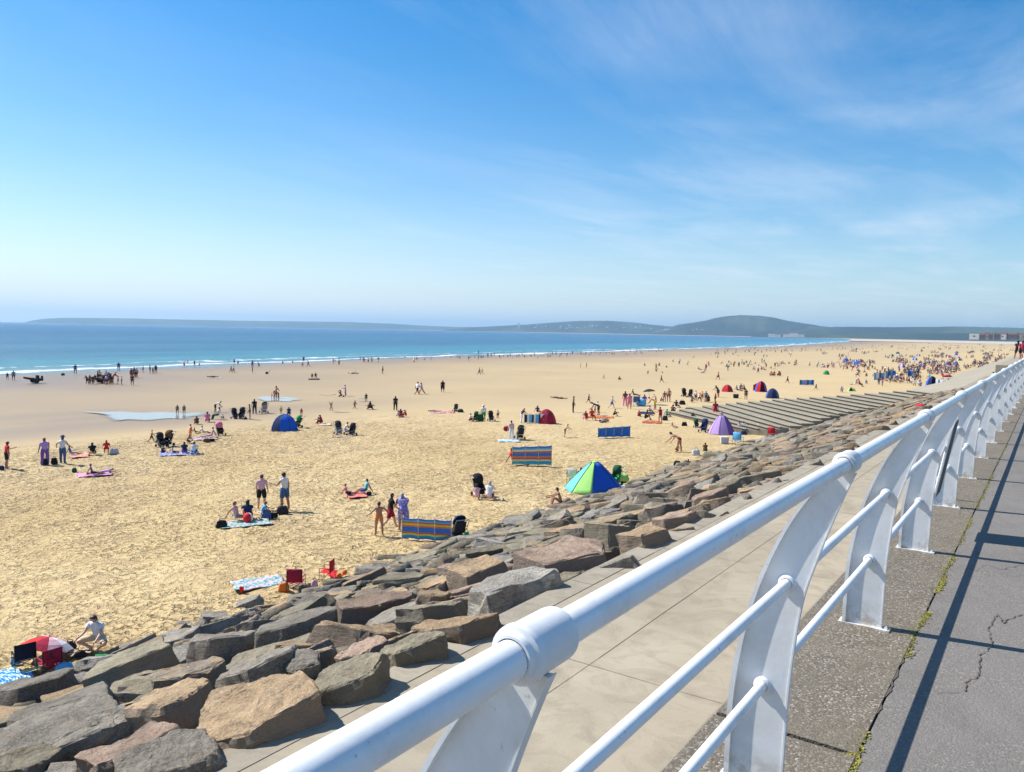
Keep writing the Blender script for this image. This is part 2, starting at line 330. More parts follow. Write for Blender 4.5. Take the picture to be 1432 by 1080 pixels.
def build_sea():
    s = np.concatenate([np.arange(-14, 80, 1.5), np.arange(80, 300, 8), np.geomspace(300, 70000, 40)])
    y = np.concatenate([[-60000, -9000, -2000, -600, -200], np.arange(-60, 600, 4), np.arange(600, 2200, 20), np.geomspace(2200, 70000, 40)])
    S, Y = np.meshgrid(s, y, indexing='ij'); jit = (vnoise(Y/13, Y*0+3)-.5)*5+(vnoise(Y/41, Y*0+9)-.5)*9
    X = -shore(Y)-S+jit*np.exp(-np.abs(S)/25)
    Z = SEA+.10*np.sin(S*.40+vnoise(S/20, Y/50)*9)*np.clip(S/10, 0, 1)*np.clip((260-S)/200, 0, 1)+.06*(vnoise(S/3, Y/9)-.5)*np.clip((260-S)/200, 0, 1)
    return grid_mesh('sea', X, Y, Z, [mat_water()], dict(dist=np.clip(S, 0, 1e5)))
struct('sea', build_sea())
M_pool = newmat('pool_water', (.36, .31, .25), .10, .45)
nt = M_pool.node_tree; bump(nt, noise(nt, 3, 4, .6, pos(nt)), .15, .02, nt.nodes['Principled BSDF'])
def pool(pts, dz=.03):
    ps = [ground(x, y) for x, y in pts]; zc = max(float(sandz(p[0], p[1])) for p in ps)+dz
    ps = np.array([unz(x, y, zc+.02) for x, y in pts]); n = len(ps); c = ps.mean(0); rings = [(1.06, 0.0), (.97, .35), (.86, .85), (.7, 1.0), (.01, 1.0)]; vs = []; al = []
    for k_, a_ in rings:
        for p in ps: q = c+(p-c)*np.array([k_, k_, 1]); vs.append((q[0], q[1], zc+.02+.004*k_)); al.append(a_)
    me = bpy.data.meshes.new('tide_pool'); me.from_pydata(vs, [], [(i*n+j, i*n+(j+1) % n, (i+1)*n+(j+1) % n, (i+1)*n+j) for i in range(len(rings)-1) for j in range(n)])
    at = me.attributes.new('film', 'FLOAT', 'POINT'); at.data.foreach_set('value', al); me.materials.append(M_pool); return me
nt = M_pool.node_tree; tr_ = nt.nodes.new('ShaderNodeBsdfTransparent'); mx_ = nt.nodes.new('ShaderNodeMixShader'); pa_ = attr(nt, 'film')
nt.links.new(math_(nt, 'MINIMUM', math_(nt, 'MAXIMUM', math_(nt, 'ADD', math_(nt, 'MULTIPLY', pa_, 1.15), math_(nt, 'MULTIPLY_ADD', noise(nt, .5, 4, .6, pos(nt)), .8, -.5)), 0), 1), mx_.inputs[0])
nt.links.new(tr_.outputs[0], mx_.inputs[1]); nt.links.new(nt.nodes['Principled BSDF'].outputs[0], mx_.inputs[2]); nt.links.new(mx_.outputs[0], nt.nodes['Material Output'].inputs['Surface'])
def ell(pts):   # smooth closed outline through the given pixels
    out = []; n = len(pts)
    for i in range(n):
        p0, p1, p2, p3 = (pts[(i+k) % n] for k in (-1, 0, 1, 2))
        for t in (0, .25, .5, .75):
            out.append(tuple(.5*(2*p1[j]+(p2[j]-p0[j])*t+(2*p0[j]-5*p1[j]+4*p2[j]-p3[j])*t*t+(3*p1[j]-p0[j]-3*p2[j]+p3[j])*t**3) for j in (0, 1)))
    return out
struct('tide_pool_water', pool(ell([(112, 574.5), (140, 576), (165, 575.3), (200, 577), (228, 576), (262, 577.5), (290, 577), (286, 581), (268, 583), (262, 586), (236, 585.6), (205, 588.4), (178, 587.2), (160, 588.6), (150, 584), (146, 580), (128, 577)])))
struct('tide_pool_water', pool(ell([(358, 556.5), (372, 554), (388, 555.6), (402, 555), (424, 559), (412, 560), (404, 562), (386, 560.8), (370, 561)])))

# ------------------------------------------------------------------ promenade, sea wall, lower walkway
M_asph = mat_conc('asphalt', (.145, .134, .124), (.19, .176, .163), 1.0, .3, (.105, .096, .087), .004)
M_verge = mat_conc('exposed_aggregate', (.125, .108, .082), (.19, .162, .122), 1.4, .75, (.085, .075, .055), .005)
M_walk = mat_conc('walkway_concrete', (.235, .20, .145), (.37, .32, .24), 1.1, 0, (.16, .132, .095), .006)
M_kerb = mat_conc('kerb_concrete', (.24, .21, .16), (.34, .30, .235), 1.6, 0, (.14, .12, .09), .01)
M_steps = mat_conc('step_concrete', (.235, .205, .15), (.35, .31, .235), .8, 0, (.2, .19, .15), .01)
def sheet(name, x0, x1, y0, y1, z0, z1, mat, jy=0):
    mb = MB(); mb.box(((x0+x1)/2, (y0+y1)/2, (z0+z1)/2), (x1-x0, y1-y0, z1-z0)); return struct(name, mb.mesh(name, [mat]))
sheet('promenade_asphalt', -.535, 40, -60, 420, -.6, 0, M_asph)
sheet('lower_walkway', -7.588, -1.104, -60, 1000, -4.2, -3.6, M_walk)
# verge slabs between the rail and the asphalt crack, and the walkway joints
mb = MB(); y = -8.3; k = 0
while y < 240:
    mb.box((-.822, y+2.86, -.3+.001*(k % 2)), (.556, 5.70, .61)); y += 5.73; k += 1
struct('promenade_verge', mb.mesh('verge', [M_verge]))
mb = MB(); mb.box((-1.25, 180, -2.0), (.28, 480, 3.2))
tag(link('sea_wall', mb.mesh('sea_wall', [M_kerb])), 'concrete sea wall between the promenade and lower walkway', 'sea wall')
M_joint = newmat('dark_joint', (.10, .085, .065), .95)
mb = MB()
def wob(x0, y0, x1, y1, z, w, n, amp):
    p = []
    for i in range(n+1):
        t = i/n; p.append(Vector((x0+(x1-x0)*t+R.uniform(-amp, amp), y0+(y1-y0)*t+R.uniform(-amp, amp), z)))
    d = (p[-1]-p[0]).normalized(); nn = Vector((-d.y, d.x, 0))
    for i in range(n):
        wa, wb = (w*R.uniform(.5, 1.4) for _ in (0, 1))
        mb.add([p[i]-nn*wa/2, p[i+1]-nn*wb/2, p[i+1]+nn*wb/2, p[i]+nn*wa/2], [(0, 1, 2, 3)])
wob(-5.75, 1, -5.75, 150, -3.596, .012, 120, .006); wob(-3.3, 0, -3.3, 150, -3.596, .007, 120, .006)
for yy in range(3, 150, 7): wob(-7.7, yy+.6, -1.15, yy+.6, -3.5955, .009, 8, .012)
struct('walkway_joints', mb.mesh('joints', [M_joint]))
mb = MB(); y = -4
while y < 130:   # kerb beam carrying the edge of the rocks
    l = R.uniform(2.6, 3.4); mb.box((-7.86, y+l/2, -3.845+R.uniform(0, .008)), (.54, l-.015, .5)); y += l
struct('walkway_kerb', mb.mesh('kerb', [M_kerb]))
# crack along the verge, cracks in the asphalt
mb = MB()
px = -.545
pts = []
yy = 1.2
while yy < 40:
    pts.append((px+R.uniform(-.012, .012), yy)); yy += R.uniform(.03, .09)*(1 if yy < 12 else 3)
for a, b_ in zip(pts, pts[1:]):
    w = R.uniform(.003, .009); mb.add([(a[0]-w, a[1], .0035), (a[0]+w, a[1], .0035), (b_[0]+w, b_[1], .0035), (b_[0]-w, b_[1], .0035)], [(0, 1, 2, 3)])
def crack(pxs, w=.0035):
    P = [unz(x, y, .0) for x, y in pxs]; Q = []
    for a, b_ in zip(P, P[1:]):
        n = max(2, int(np.linalg.norm(b_-a)/.025))
        for i in range(n): Q.append(a+(b_-a)*i/n+np.array([R.uniform(-.009, .009), R.uniform(-.009, .009), 0]))
    for a, b_ in zip(Q, Q[1:]):
        ww = w*R.uniform(.4, 1.2); d = Vector(b_-a); nn = Vector((-d.y, d.x, 0)).normalized()*ww
        mb.add([(a[0]-nn.x, a[1]-nn.y, .004), (a[0]+nn.x, a[1]+nn.y, .004), (b_[0]+nn.x, b_[1]+nn.y, .004), (b_[0]-nn.x, b_[1]-nn.y, .004)], [(0, 1, 2, 3)])
crack([(1350, 969), (1353, 955), (1368, 945), (1371, 930), (1369, 920), (1378, 912), (1389, 903), (1386, 893), (1382, 882), (1389, 868), (1397, 860)])
crack([(1397, 860), (1403, 872), (1416, 864), (1432, 858)]); crack([(1310, 969), (1330, 970), (1350, 969)], .0015)
crack([(1365, 800), (1378, 790), (1400, 797), (1432, 790)], .002)
struct('pavement_crack', mb.mesh('cracks', [M_joint]))
# moss tufts in the crack
mb = MB()
for i in range(9000):
    yy = R.choice([R.uniform(2.2, 3.6), R.uniform(4.2, 6.6), R.uniform(4.6, 6.2), R.uniform(7.2, 16), R.uniform(6.9, 12)])
    if vnoise(np.array(yy*1.7), np.array(3.3)) < .33: continue
    x = -.548+R.gauss(0, .014)+.012*math.sin(yy*9); s_ = R.uniform(.003, .009); a = R.uniform(0, PI); h = s_*R.uniform(.25, .8)
    dx, dy = math.cos(a)*s_, math.sin(a)*s_
    mb.add([(x-dx, yy-dy, .002), (x+dx, yy+dy, .002), (x+R.uniform(-s_, s_), yy+R.uniform(-s_, s_), .002+h), (x-dy, yy+dx, .002)], [(0, 1, 2), (1, 3, 2), (3, 0, 2)], R.choice([0, 0, 1, 2]))
tag(link('moss', mb.mesh('moss', [newmat('moss_yellow', (.30, .26, .05), .9), newmat('moss_green', (.13, .18, .035), .9), newmat('moss_dark', (.16, .12, .04), .9)])), 'yellow green moss growing in the crack beside the asphalt', 'moss', kind='stuff')

# ------------------------------------------------------------------ white railing
LX, LZ, MX, MZ, TX, TZ = -.78, .38, -.712, .757, -.54, 1.19
rail = thing('railing', (-.79, .805, 0), 0, 'white painted metal promenade railing with three rails and curved leaning posts', 'railing')
off = Vector((.79, -.805, 0))
def rpart(name, mb, mat, par=None, loc=None):
    return link(name, mb.mesh(name, [mat], smooth=False), par or rail, loc)
def smooth_by_angle(me, ang=40):
    bm = bmesh.new(); bm.from_mesh(me)
    for f in bm.faces: f.smooth = True
    for e in bm.edges:
        if len(e.link_faces) == 2 and e.calc_face_angle(0) > math.radians(ang): e.smooth = False
    bm.to_mesh(me); bm.free()
PY = [.805+1.9125*i for i in range(-2, 62)]; PY[2] = .842
for nm, x, z, r in (('lower_rail', LX, LZ, .0185), ('middle_rail', MX, MZ, .0185), ('top_rail', TX, TZ, .0255)):
    mb = MB(); mb.tube([(x+.79, -3.9, z)]+[(x+.79, yy-.805, z+R.uniform(-.0015, .0015)) for yy in PY]+[(x+.79, PY[-1]+1, z)], r, 28)
    me = mb.mesh(nm, [M_rail]); smooth_by_angle(me); link(nm, me, rail)
Lc = [(-.902, 0), (-.901, .125), (-.893, .34), (-.863, .54), (-.815, .731), (-.739, .922), (-.662, 1.055), (-.590, 1.150)]
Rc = [(-.700, 0), (-.698, .108), (-.689, .394), (-.66, .681), (-.616, .852), (-.564, 1.015), (-.527, 1.115), (-.508, 1.160)]
def resamp(P, n=28):
    P = [Vector((x, 0, z)) for x, z in P]; out = []
    seg = len(P)-1
    for i in range(n+1):
        t = i/n*seg; k = min(int(t), seg-1); u = t-k
        p0 = P[max(k-1, 0)]; p1 = P[k]; p2 = P[k+1]; p3 = P[min(k+2, seg)]
        out.append(.5*((2*p1)+(p2-p0)*u+(2*p0-5*p1+4*p2-p3)*u*u+(3*p1-p0-3*p2+p3)*u**3))
    return out
LL, RR = resamp(Lc), resamp(Rc); n = len(LL)
def ribbon(mb, A, B, w):   # solid plate between curves A and B (same count), thickness w in Y
    vs = []
    for a, b_ in zip(A, B):
        for (p, s) in ((a, -1), (a, 1), (b_, 1), (b_, -1)): vs.append((p.x+.79, s*w/2, p.z))
    fs = [(i*4+k, i*4+(k+1) % 4, i*4+4+(k+1) % 4, i*4+4+k) for i in range(len(A)-1) for k in range(4)]+[(0, 3, 2, 1), tuple(4*(len(A)-1)+k for k in range(4))]
    mb.add(vs, fs)
mb = MB()
A2 = [a+(b_-a)*.085 for a, b_ in zip(LL, RR)]
B2 = [a+(b_-a)*.97 for a, b_ in zip(LL, RR)]
ribbon(mb, A2, B2, .014)
ribbon(mb, LL, [a+(b_-a)*.09 for a, b_ in zip(LL, RR)], .044)
ribbon(mb, B2, RR, .020)
post_me = mb.mesh('post', [M_post]); smooth_by_angle(post_me, 30)
mb = MB(); mb.box((0, 0, .007), (.262, .062, .014)); bmc = mb.mesh('base_plate', [M_post])
mb = MB()
for sx in (0,): mb.lathe([(.0, .03), (.007, .03), (.009, .027), (.009, .022), (.013, .022), (.013, .0141), (0, .0141)], (sx, 0, 0), 6)
bolt_me = mb.mesh('bolt', [M_post])
mb = MB()
mb.lathe([(.0262, -.050), (.030, -.050), (.032, -.044), (.032, -.040), (.0385, -.038), (.0395, -.032), (.0395, -.026), (.0375, -.023), (.0375, .052), (.0365, .058), (.0262, .060)], (TX+.79, 0, TZ), 32, axis='Y')
collar_me = mb.mesh('collar', [M_post]); smooth_by_angle(collar_me, 50)
def boss(x, z):
    mb = MB()
    for s in (-1, 1): mb.lathe([(.0200, s*.017), (.026, s*.0165), (.030, s*.013), (.031, s*.0076), (.036, s*.0074), (.0, s*.0072)], (x+.79, 0, z), 24, axis='Y')
    me = mb.mesh('rail_boss', [M_post]); smooth_by_angle(me, 60); return me
boss_l, boss_m = boss(LX, LZ), boss(MX, MZ)
for i, yy in enumerate(PY):
    p = link('post', post_me, rail, (0, yy-.805, 0))
    if yy < 45:
        link('base_plate', bmc, p); link('collar', collar_me, p); link('rail_boss', boss_l, p); link('rail_boss', boss_m, p); link('bolt', bolt_me, p, (-.115, 0, 0)); link('bolt', bolt_me, p, (.112, 0, 0))
# dark weathered notice panel fixed between two rails
pan = thing('rail_notice', (-.74, 7.28, .30), 0, 'dark rectangular notice panel fixed to the white railing', 'sign')
mb = MB(); mb.add([(a, b_, c) for b_ in (-.17, .17) for (a, c) in ((-.012, .02), (.006, .02), (.112, .63), (.094, .63))], [(0, 3, 2, 1), (4, 5, 6, 7), (0, 1, 5, 4), (2, 3, 7, 6), (1, 2, 6, 5), (0, 4, 7, 3)])
link('panel', mb.mesh('panel', [newmat('notice_back', (.05, .06, .055), .6)]), pan)
mb = MB()
for b_ in (-.18, .18): mb.tube([(-.004, b_, .01), (.105, b_, .64)], .011, 6)
for (a, c) in ((-.003, .012), (.104, .638)): mb.tube([(a, -.18, c), (a, .18, c)], .009, 6)
link('frame', mb.mesh('frame', [M_post]), pan)

# ------------------------------------------------------------------ rock revetment
PE_X, PE_Z, TOE_X, TOE_Z = -8.1, -3.85, -20.4, -7.25
def bedz(X): return PE_Z+(TOE_Z-PE_Z)*min(1.15, max(0, (PE_X-X)/(PE_X-TOE_X)))
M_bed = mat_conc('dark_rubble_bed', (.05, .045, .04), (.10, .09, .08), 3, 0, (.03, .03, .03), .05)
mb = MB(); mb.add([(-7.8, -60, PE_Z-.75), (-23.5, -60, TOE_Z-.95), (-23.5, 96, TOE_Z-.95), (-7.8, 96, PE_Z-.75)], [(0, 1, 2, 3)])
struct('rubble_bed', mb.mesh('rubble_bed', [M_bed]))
mb = MB(); mb.add([(-7.8, 96, PE_Z), (-17, 96, -6.2), (-26, 96, -9), (-26, 900, -9), (-17, 900, -6.2), (-7.8, 900, PE_Z)], [(0, 1, 4, 5), (1, 2, 3, 4)])
struct('concrete_apron', mb.mesh('concrete_apron', [M_steps]))
def rock_mesh(seed, dims, sub=2, rough=.035, npts=12, flat=True):
    r = random.Random(seed); bm = bmesh.new(); x, y, z = dims; npts = r.choice([5, 6, 6, 7, 8]); sl = (r.uniform(-.22, .22), r.uniform(-.22, .22))
    for i in range(npts):
        a = 2*PI*(i+r.uniform(-.3, .3))/npts; k = r.uniform(.80, 1.12)
        cx, cy = math.cos(a), math.sin(a); p = (abs(cx)**4+abs(cy)**4)**(-1/4)
        for s in (-1, 1):
            bm.verts.new((cx*p*k*x/2*(1 if s < 0 else r.uniform(.78, .98)), cy*p*k*y/2*(1 if s < 0 else r.uniform(.72, .98)), s*z/2*(1 if s < 0 else r.uniform(.86, 1.0)+(sl[0]*cx+sl[1]*cy)*1.2)))
    for _ in range(1): bm.verts.new((r.uniform(-.2, .2)*x, r.uniform(-.2, .2)*y, z/2*r.uniform(.95, 1.1)))
    for _ in range(2): bm.verts.new((r.uniform(-.3, .3)*x, r.uniform(-.3, .3)*y, -z/2))
    res = bmesh.ops.convex_hull(bm, input=bm.verts)
    bmesh.ops.delete(bm, geom=[v for v in bm.verts if not v.link_faces], context='VERTS')
    bmesh.ops.dissolve_limit(bm, angle_limit=math.radians(13), verts=bm.verts, edges=bm.edges)
    bmesh.ops.triangulate(bm, faces=[f for f in bm.faces if len(f.verts) > 4])
    if sub:
        bmesh.ops.bevel(bm, geom=bm.edges[:], offset=min(dims)*.035, segments=1, affect='EDGES', clamp_overlap=True)
        bmesh.ops.triangulate(bm, faces=bm.faces)
        for lv in range(sub):
            es = [e for e in bm.edges if e.calc_length() > .16/(lv+1)]
            bmesh.ops.subdivide_edges(bm, edges=es, cuts=1, use_grid_fill=True)
            bmesh.ops.triangulate(bm, faces=[f for f in bm.faces if len(f.verts) > 3])
        bm.normal_update(); o = r.uniform(0, 99)
        from mathutils import noise as mn
        for v in bm.verts:
            p = v.co; q = Vector((p.x, p.y, p.z*2.2))
            d = mn.fractal(q*2.1+Vector((o, 0, 0)), .7, 2.2, 5)*rough*1.25+abs(mn.noise(q*5+Vector((0, o, 0))))*rough*.9
            c = mn.noise(q*1.1+Vector((0, 0, o)));
            v.co += v.normal*(d-max(0, c-.25)*rough*3.0)
    me = bpy.data.meshes.new('boulder'); bm.to_mesh(me); bm.free()
    if sub: smooth_by_angle(me, 24)
    me.materials.append(ROCK['grey']); return me
rocks = []   # (x, y, radius)
slope_ang = math.atan((PE_Z-TOE_Z)/(PE_X-TOE_X))
def put_rock(me, X, Y, Z, rz, tilt, mat, label, group=None, sc=(1, 1, 1)):
    o = tag(link('boulder', me, None, (X, Y, Z)), label, 'rock', group)
    o.rotation_mode = 'XYZ'; q = Matrix.Rotation(-slope_ang*.9+tilt[1], 3, 'Y') @ Matrix.Rotation(tilt[0], 3, 'X') @ Matrix.Rotation(rz, 3, 'Z')
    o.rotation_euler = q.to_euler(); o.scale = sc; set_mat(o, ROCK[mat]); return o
# hand placed front rocks: px, py (middle of the visible block), width px, (depth, thickness) as a share of width, colour, yaw (deg, long side vs image), label
HR = [
 (85, 1038, 165, .62, .30, 'grey', 14, 'wide flat grey slab rock at the bottom left corner of the photo'),
 (88, 998, 135, .55, .26, 'grey', 10, 'flat grey slab rock right behind the bottom left corner slab'),
 (243, 1003, 122, .75, .55, 'tan', 16, 'square faced boulder with an orange tan top and dark front'),
 (355, 1022, 160, .70, .50, 'tan', 22, 'large smooth tan boulder with a dipping wedge top beside the walkway'),
 (190, 1062, 120, .6, .42, 'pink', 20, 'low pinkish tan slab at the bottom edge between two grey rocks'),
 (238, 1078, 130, .6, .42, 'grey', 12, 'bluish grey slab cut by the bottom edge of the photo'),
 (30, 1082, 100, .6, .4, 'olive', 4, 'brown olive rock in the extreme bottom left'),
 (160, 1022, 60, .8, .7, 'grey', 30, 'small dark grey wedge rock left of the square tan boulder'),
 (372, 948, 115, .72, .48, 'grey', 12, 'grey boulder with ochre patches above the wedge topped boulder'),
 (270, 955, 108, .55, .40, 'ochre', 20, 'grey rock with a bright orange stained right shoulder'),
 (492, 968, 118, .62, .58, 'olive', 14, 'upright brown boulder with vertical ribs beside the walkway edge'),
 (580, 920, 98, .75, .52, 'olive', 10, 'pointed greenish grey pyramid boulder beside the walkway edge'),
 (508, 918, 78, .6, .42, 'pink', 10, 'small boulder with a pink tan top behind the ribbed one'),
 (422, 942, 66, .9, .75, 'grey', 30, 'dark blocky boulder left of the small ochre one'),
 (453, 925, 32, .9, 1.0, 'ochre', 50, 'small ochre yellow boulder standing on end'),
 (645, 888, 118, .5, .36, 'tan', 18, 'long brown tan slab boulder left of the nearest railing collar'),
 (718, 834, 140, .60, .42, 'pale', 12, 'pale lumpy pitted boulder beside the walkway edge'),
 (602, 860, 122, .4, .24, 'olive', 12, 'low olive tan slab lying behind the long brown one'),
 (535, 850, 140, .34, .24, 'pink', 22, 'long narrow pink slab rock pointing uphill'),
 (606, 840, 54, .7, .45, 'tan', 14, 'small tan boulder in front of a dark gap'),
 (668, 806, 92, .5, .42, 'tan', 28, 'tan slab boulder left of the pale lumpy one'),
 (790, 790, 175, .52, .30, 'pink', 10, 'very large flat pinkish tan slab in the middle of the rocks'),
 (910, 758, 86, .62, .48, 'tan', 14, 'tan boulder with a flat top beside the walkway edge'),
 (950, 733, 64, .62, .5, 'pink', 10, 'pink tan boulder just beyond the flat topped tan one'),
 (990, 702, 70, .6, .42, 'pink', 10, 'salmon pink slab by the walkway edge'),
 (812, 750, 62, .6, .45, 'ochre', 16, 'orange boulder behind the very large pinkish slab'),
 (852, 752, 56, .8, .75, 'olive', 14, 'squarish green tan block with an upright front'),
 (1022, 684, 56, .6, .5, 'olive', 10, 'olive tan boulder beyond the salmon pink slab'),
 (310, 905, 96, .5, .35, 'grey', 14, 'grey slab on the sand side above the orange stained rock'),
 (420, 880, 110, .5, .32, 'grey', 16, 'wide grey slab left of the long pink slab'),
 (180, 935, 110, .5, .3, 'olive', 14, 'flat brownish grey slab right of the blue bags'),
 (60, 960, 90, .5, .3, 'grey', 16, 'grey slab in front of the dark camp chair'),
]
rock_things = []
for i, (px, py, wpx, dp, th, colr, yaw, lab) in enumerate(HR):
    zz = -5
    for _ in range(12):
        p = unz(px, py, zz); zz = bedz(p[0])+.22
    dist = np.linalg.norm(p-CAM); w = wpx/F0*dist*.98
    me = rock_mesh(100+i, (w, w*dp*1.35, max(.4, w*th*1.15)), 3 if dist < 16 else 2, .045 if colr != 'pale' else .085, 11)
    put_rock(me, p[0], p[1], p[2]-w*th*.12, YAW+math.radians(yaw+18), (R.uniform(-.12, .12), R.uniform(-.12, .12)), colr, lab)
    rocks.append((p[0], p[1], w*.50))
protos = [rock_mesh(500+i, (1.5*R.uniform(.85, 1.15), 1.0*R.uniform(.8, 1.1), .62*R.uniform(.8, 1.2)), 2, .05, R.choice([8, 9, 10, 12])) for i in range(18)]
lowp = [rock_mesh(900+i, (1.5, 1.0, .6), 1, .03, 8) for i in range(6)]
cand = []
Yv = -6.0
while Yv < 96:
    X = -8.12
    while X > -21.2:
        cand.append((X+R.uniform(-.3, .3), Yv+R.uniform(-.4, .4))); X -= R.uniform(.62, .86)
    Yv += .80
R.shuffle(cand)
fill = []
for (X, Y) in cand:
    X = min(X, -8.08)
    if Y > 66 and X < -21+ (Y-66)*.17: continue
    ok = True
    for (a, b_, r_) in rocks:
        if (a-X)**2+(b_-Y)**2 < (r_*.72+.24)**2: ok = False; break
    if not ok: continue
    s = R.choice([.5, .62, .75, .85, 1.0, 1.12]) if X > -17 else R.choice([.5, .62, .8, .95])
    fill.append((X, Y, s))
fill.sort(key=lambda t: -(t[2]/(math.hypot(t[0], t[1])+4*(1 if t[1] > 2 else 40))))
names = dict(tan='tan', pink='pinkish brown', grey='grey', pale='pale grey', olive='olive brown', ochre='ochre stained')
stuffv, stufff, stuffm = [], [], []; soff = 0; mk = list(ROCK)
for i, (X, Y, s) in enumerate(fill):
    k = (PE_X-X)/(PE_X-TOE_X)
    colr = R.choices(['tan', 'pink', 'grey', 'pale', 'olive', 'ochre'], [6, 2.4, 3, 1, 4, 2] if k < .45 else [2.2, .9, 5, 2.5, 4.5, 1])[0]
    th = .85 if k < .4 else .55
    rz = YAW+R.uniform(-.5, .7); tilt = (R.gauss(0, .15), R.gauss(0, .15)); sc = (s*R.uniform(.9, 1.3), s*R.uniform(.85, 1.15), max(.5, s)*th*R.uniform(.8, 1.25))
    Z = bedz(X)-.06+.1*s*R.uniform(-1, 1)
    if i < 300-len(HR):
        row = 'at the walkway edge' if k < .2 else ('on the mid slope' if k < .7 else 'at the sand edge')
        zone = 'in the foreground' if Y < 14 else ('level with the green tent' if Y < 30 else 'toward the lilac tent')
        lab = '%s %s boulder %s, %s' % ('large' if s > .9 else 'medium', names[colr], row, zone)
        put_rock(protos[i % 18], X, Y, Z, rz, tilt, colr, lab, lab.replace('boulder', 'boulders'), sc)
    else:
        me = lowp[i % 6]; q = Matrix.Translation((X, Y, Z)) @ (Matrix.Rotation(-slope_ang*.9+tilt[1], 3, 'Y') @ Matrix.Rotation(tilt[0], 3, 'X') @ Matrix.Rotation(rz, 3, 'Z')).to_4x4() @ Matrix.Diagonal((*sc, 1))
        vs = np.empty(len(me.vertices)*3, np.float32); me.vertices.foreach_get('co', vs); vs = vs.reshape(-1, 3); qm = np.array(q)
        stuffv.append(vs @ qm[:3, :3].T+qm[:3, 3]); fc = np.array([p.vertices[:] for p in me.polygons]); stufff.append(fc+soff); stuffm.append(np.full(len(fc), mk.index(colr))); soff += len(vs)
def raw_mesh(name, V, Fc, mi, mats, smooth=False):
    V = np.concatenate(V); Fc = np.concatenate(Fc); mi = np.concatenate(mi).astype(np.int32); me = bpy.data.meshes.new(name); k = Fc.shape[1]
    me.vertices.add(len(V)); me.vertices.foreach_set('co', V.astype(np.float32).ravel()); me.loops.add(Fc.size); me.loops.foreach_set('vertex_index', Fc.astype(np.int32).ravel())
    me.polygons.add(len(Fc)); me.polygons.foreach_set('loop_start', np.arange(0, Fc.size, k, dtype=np.int32))
    for m in mats: me.materials.append(m)
    me.polygons.foreach_set('material_index', mi)
    if smooth: me.polygons.foreach_set('use_smooth', np.ones(len(Fc), bool))
    me.update(calc_edges=True); return me
for i in range(2600):   # chips and rubble wedged in the gaps
    X = R.uniform(-20.9, -8.7); Y = -2+88*R.random()**1.5; Z = bedz(X)+R.uniform(-.42, -.05); k = (PE_X-X)/(PE_X-TOE_X); s = R.uniform(.16, .42)
    me = lowp[i % 6]; q = Matrix.Translation((X, Y, Z)) @ (Matrix.Rotation(R.uniform(-.7, .7), 3, 'Y') @ Matrix.Rotation(R.uniform(-.6, .6), 3, 'X') @ Matrix.Rotation(R.uniform(0, 6), 3, 'Z')).to_4x4() @ Matrix.Diagonal((s, s, s*1.2, 1))
    vs = np.empty(len(me.vertices)*3, np.float32); me.vertices.foreach_get('co', vs); vs = vs.reshape(-1, 3); qm = np.array(q)
    stuffv.append(vs @ qm[:3, :3].T+qm[:3, 3]); fc = np.array([p.vertices[:] for p in me.polygons]); stufff.append(fc+soff); stuffm.append(np.full(len(fc), R.choice([2, 2, 4, 0]))); soff += len(vs)
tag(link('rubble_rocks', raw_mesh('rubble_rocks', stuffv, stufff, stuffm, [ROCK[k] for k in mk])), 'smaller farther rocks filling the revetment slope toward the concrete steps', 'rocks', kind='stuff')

# ------------------------------------------------------------------ stepped concrete revetment
M_riser = mat_conc('dark_riser_concrete', (.085, .076, .06), (.14, .126, .10), 1.2, 0, (.06, .055, .04), .01)  # riser concrete, darker than the treads and nosings
tips = [(935, 576), (965, 570), (1000, 566), (1030, 563), (1063, 560.5), (1097, 557.5), (1132, 556), (1170, 553.6), (1209, 550.5), (1249, 547.5), (1287, 545.5)]
ends = [(1045, 601), (1078, 600), (1107, 597), (1139, 590), (1162, 582), (1188, 577), (1216, 571.5), (1250, 567), (1283, 562.5), (1312, 556), (1330, 550)]
def dbl(P): return [q for a, b_ in zip(P, P[1:]) for q in (a, ((a[0]+b_[0])/2, (a[1]+b_[1])/2))]+[P[-1]]
tips, ends = dbl(tips), dbl(ends)
st = thing('stepped_revetment', tuple(unz(1000, 566, -7.2)), 0, 'long grey concrete stepped sea defence running down from the walkway to the sand', 'steps')
o0 = Vector(unz(1000, 566, -7.2))
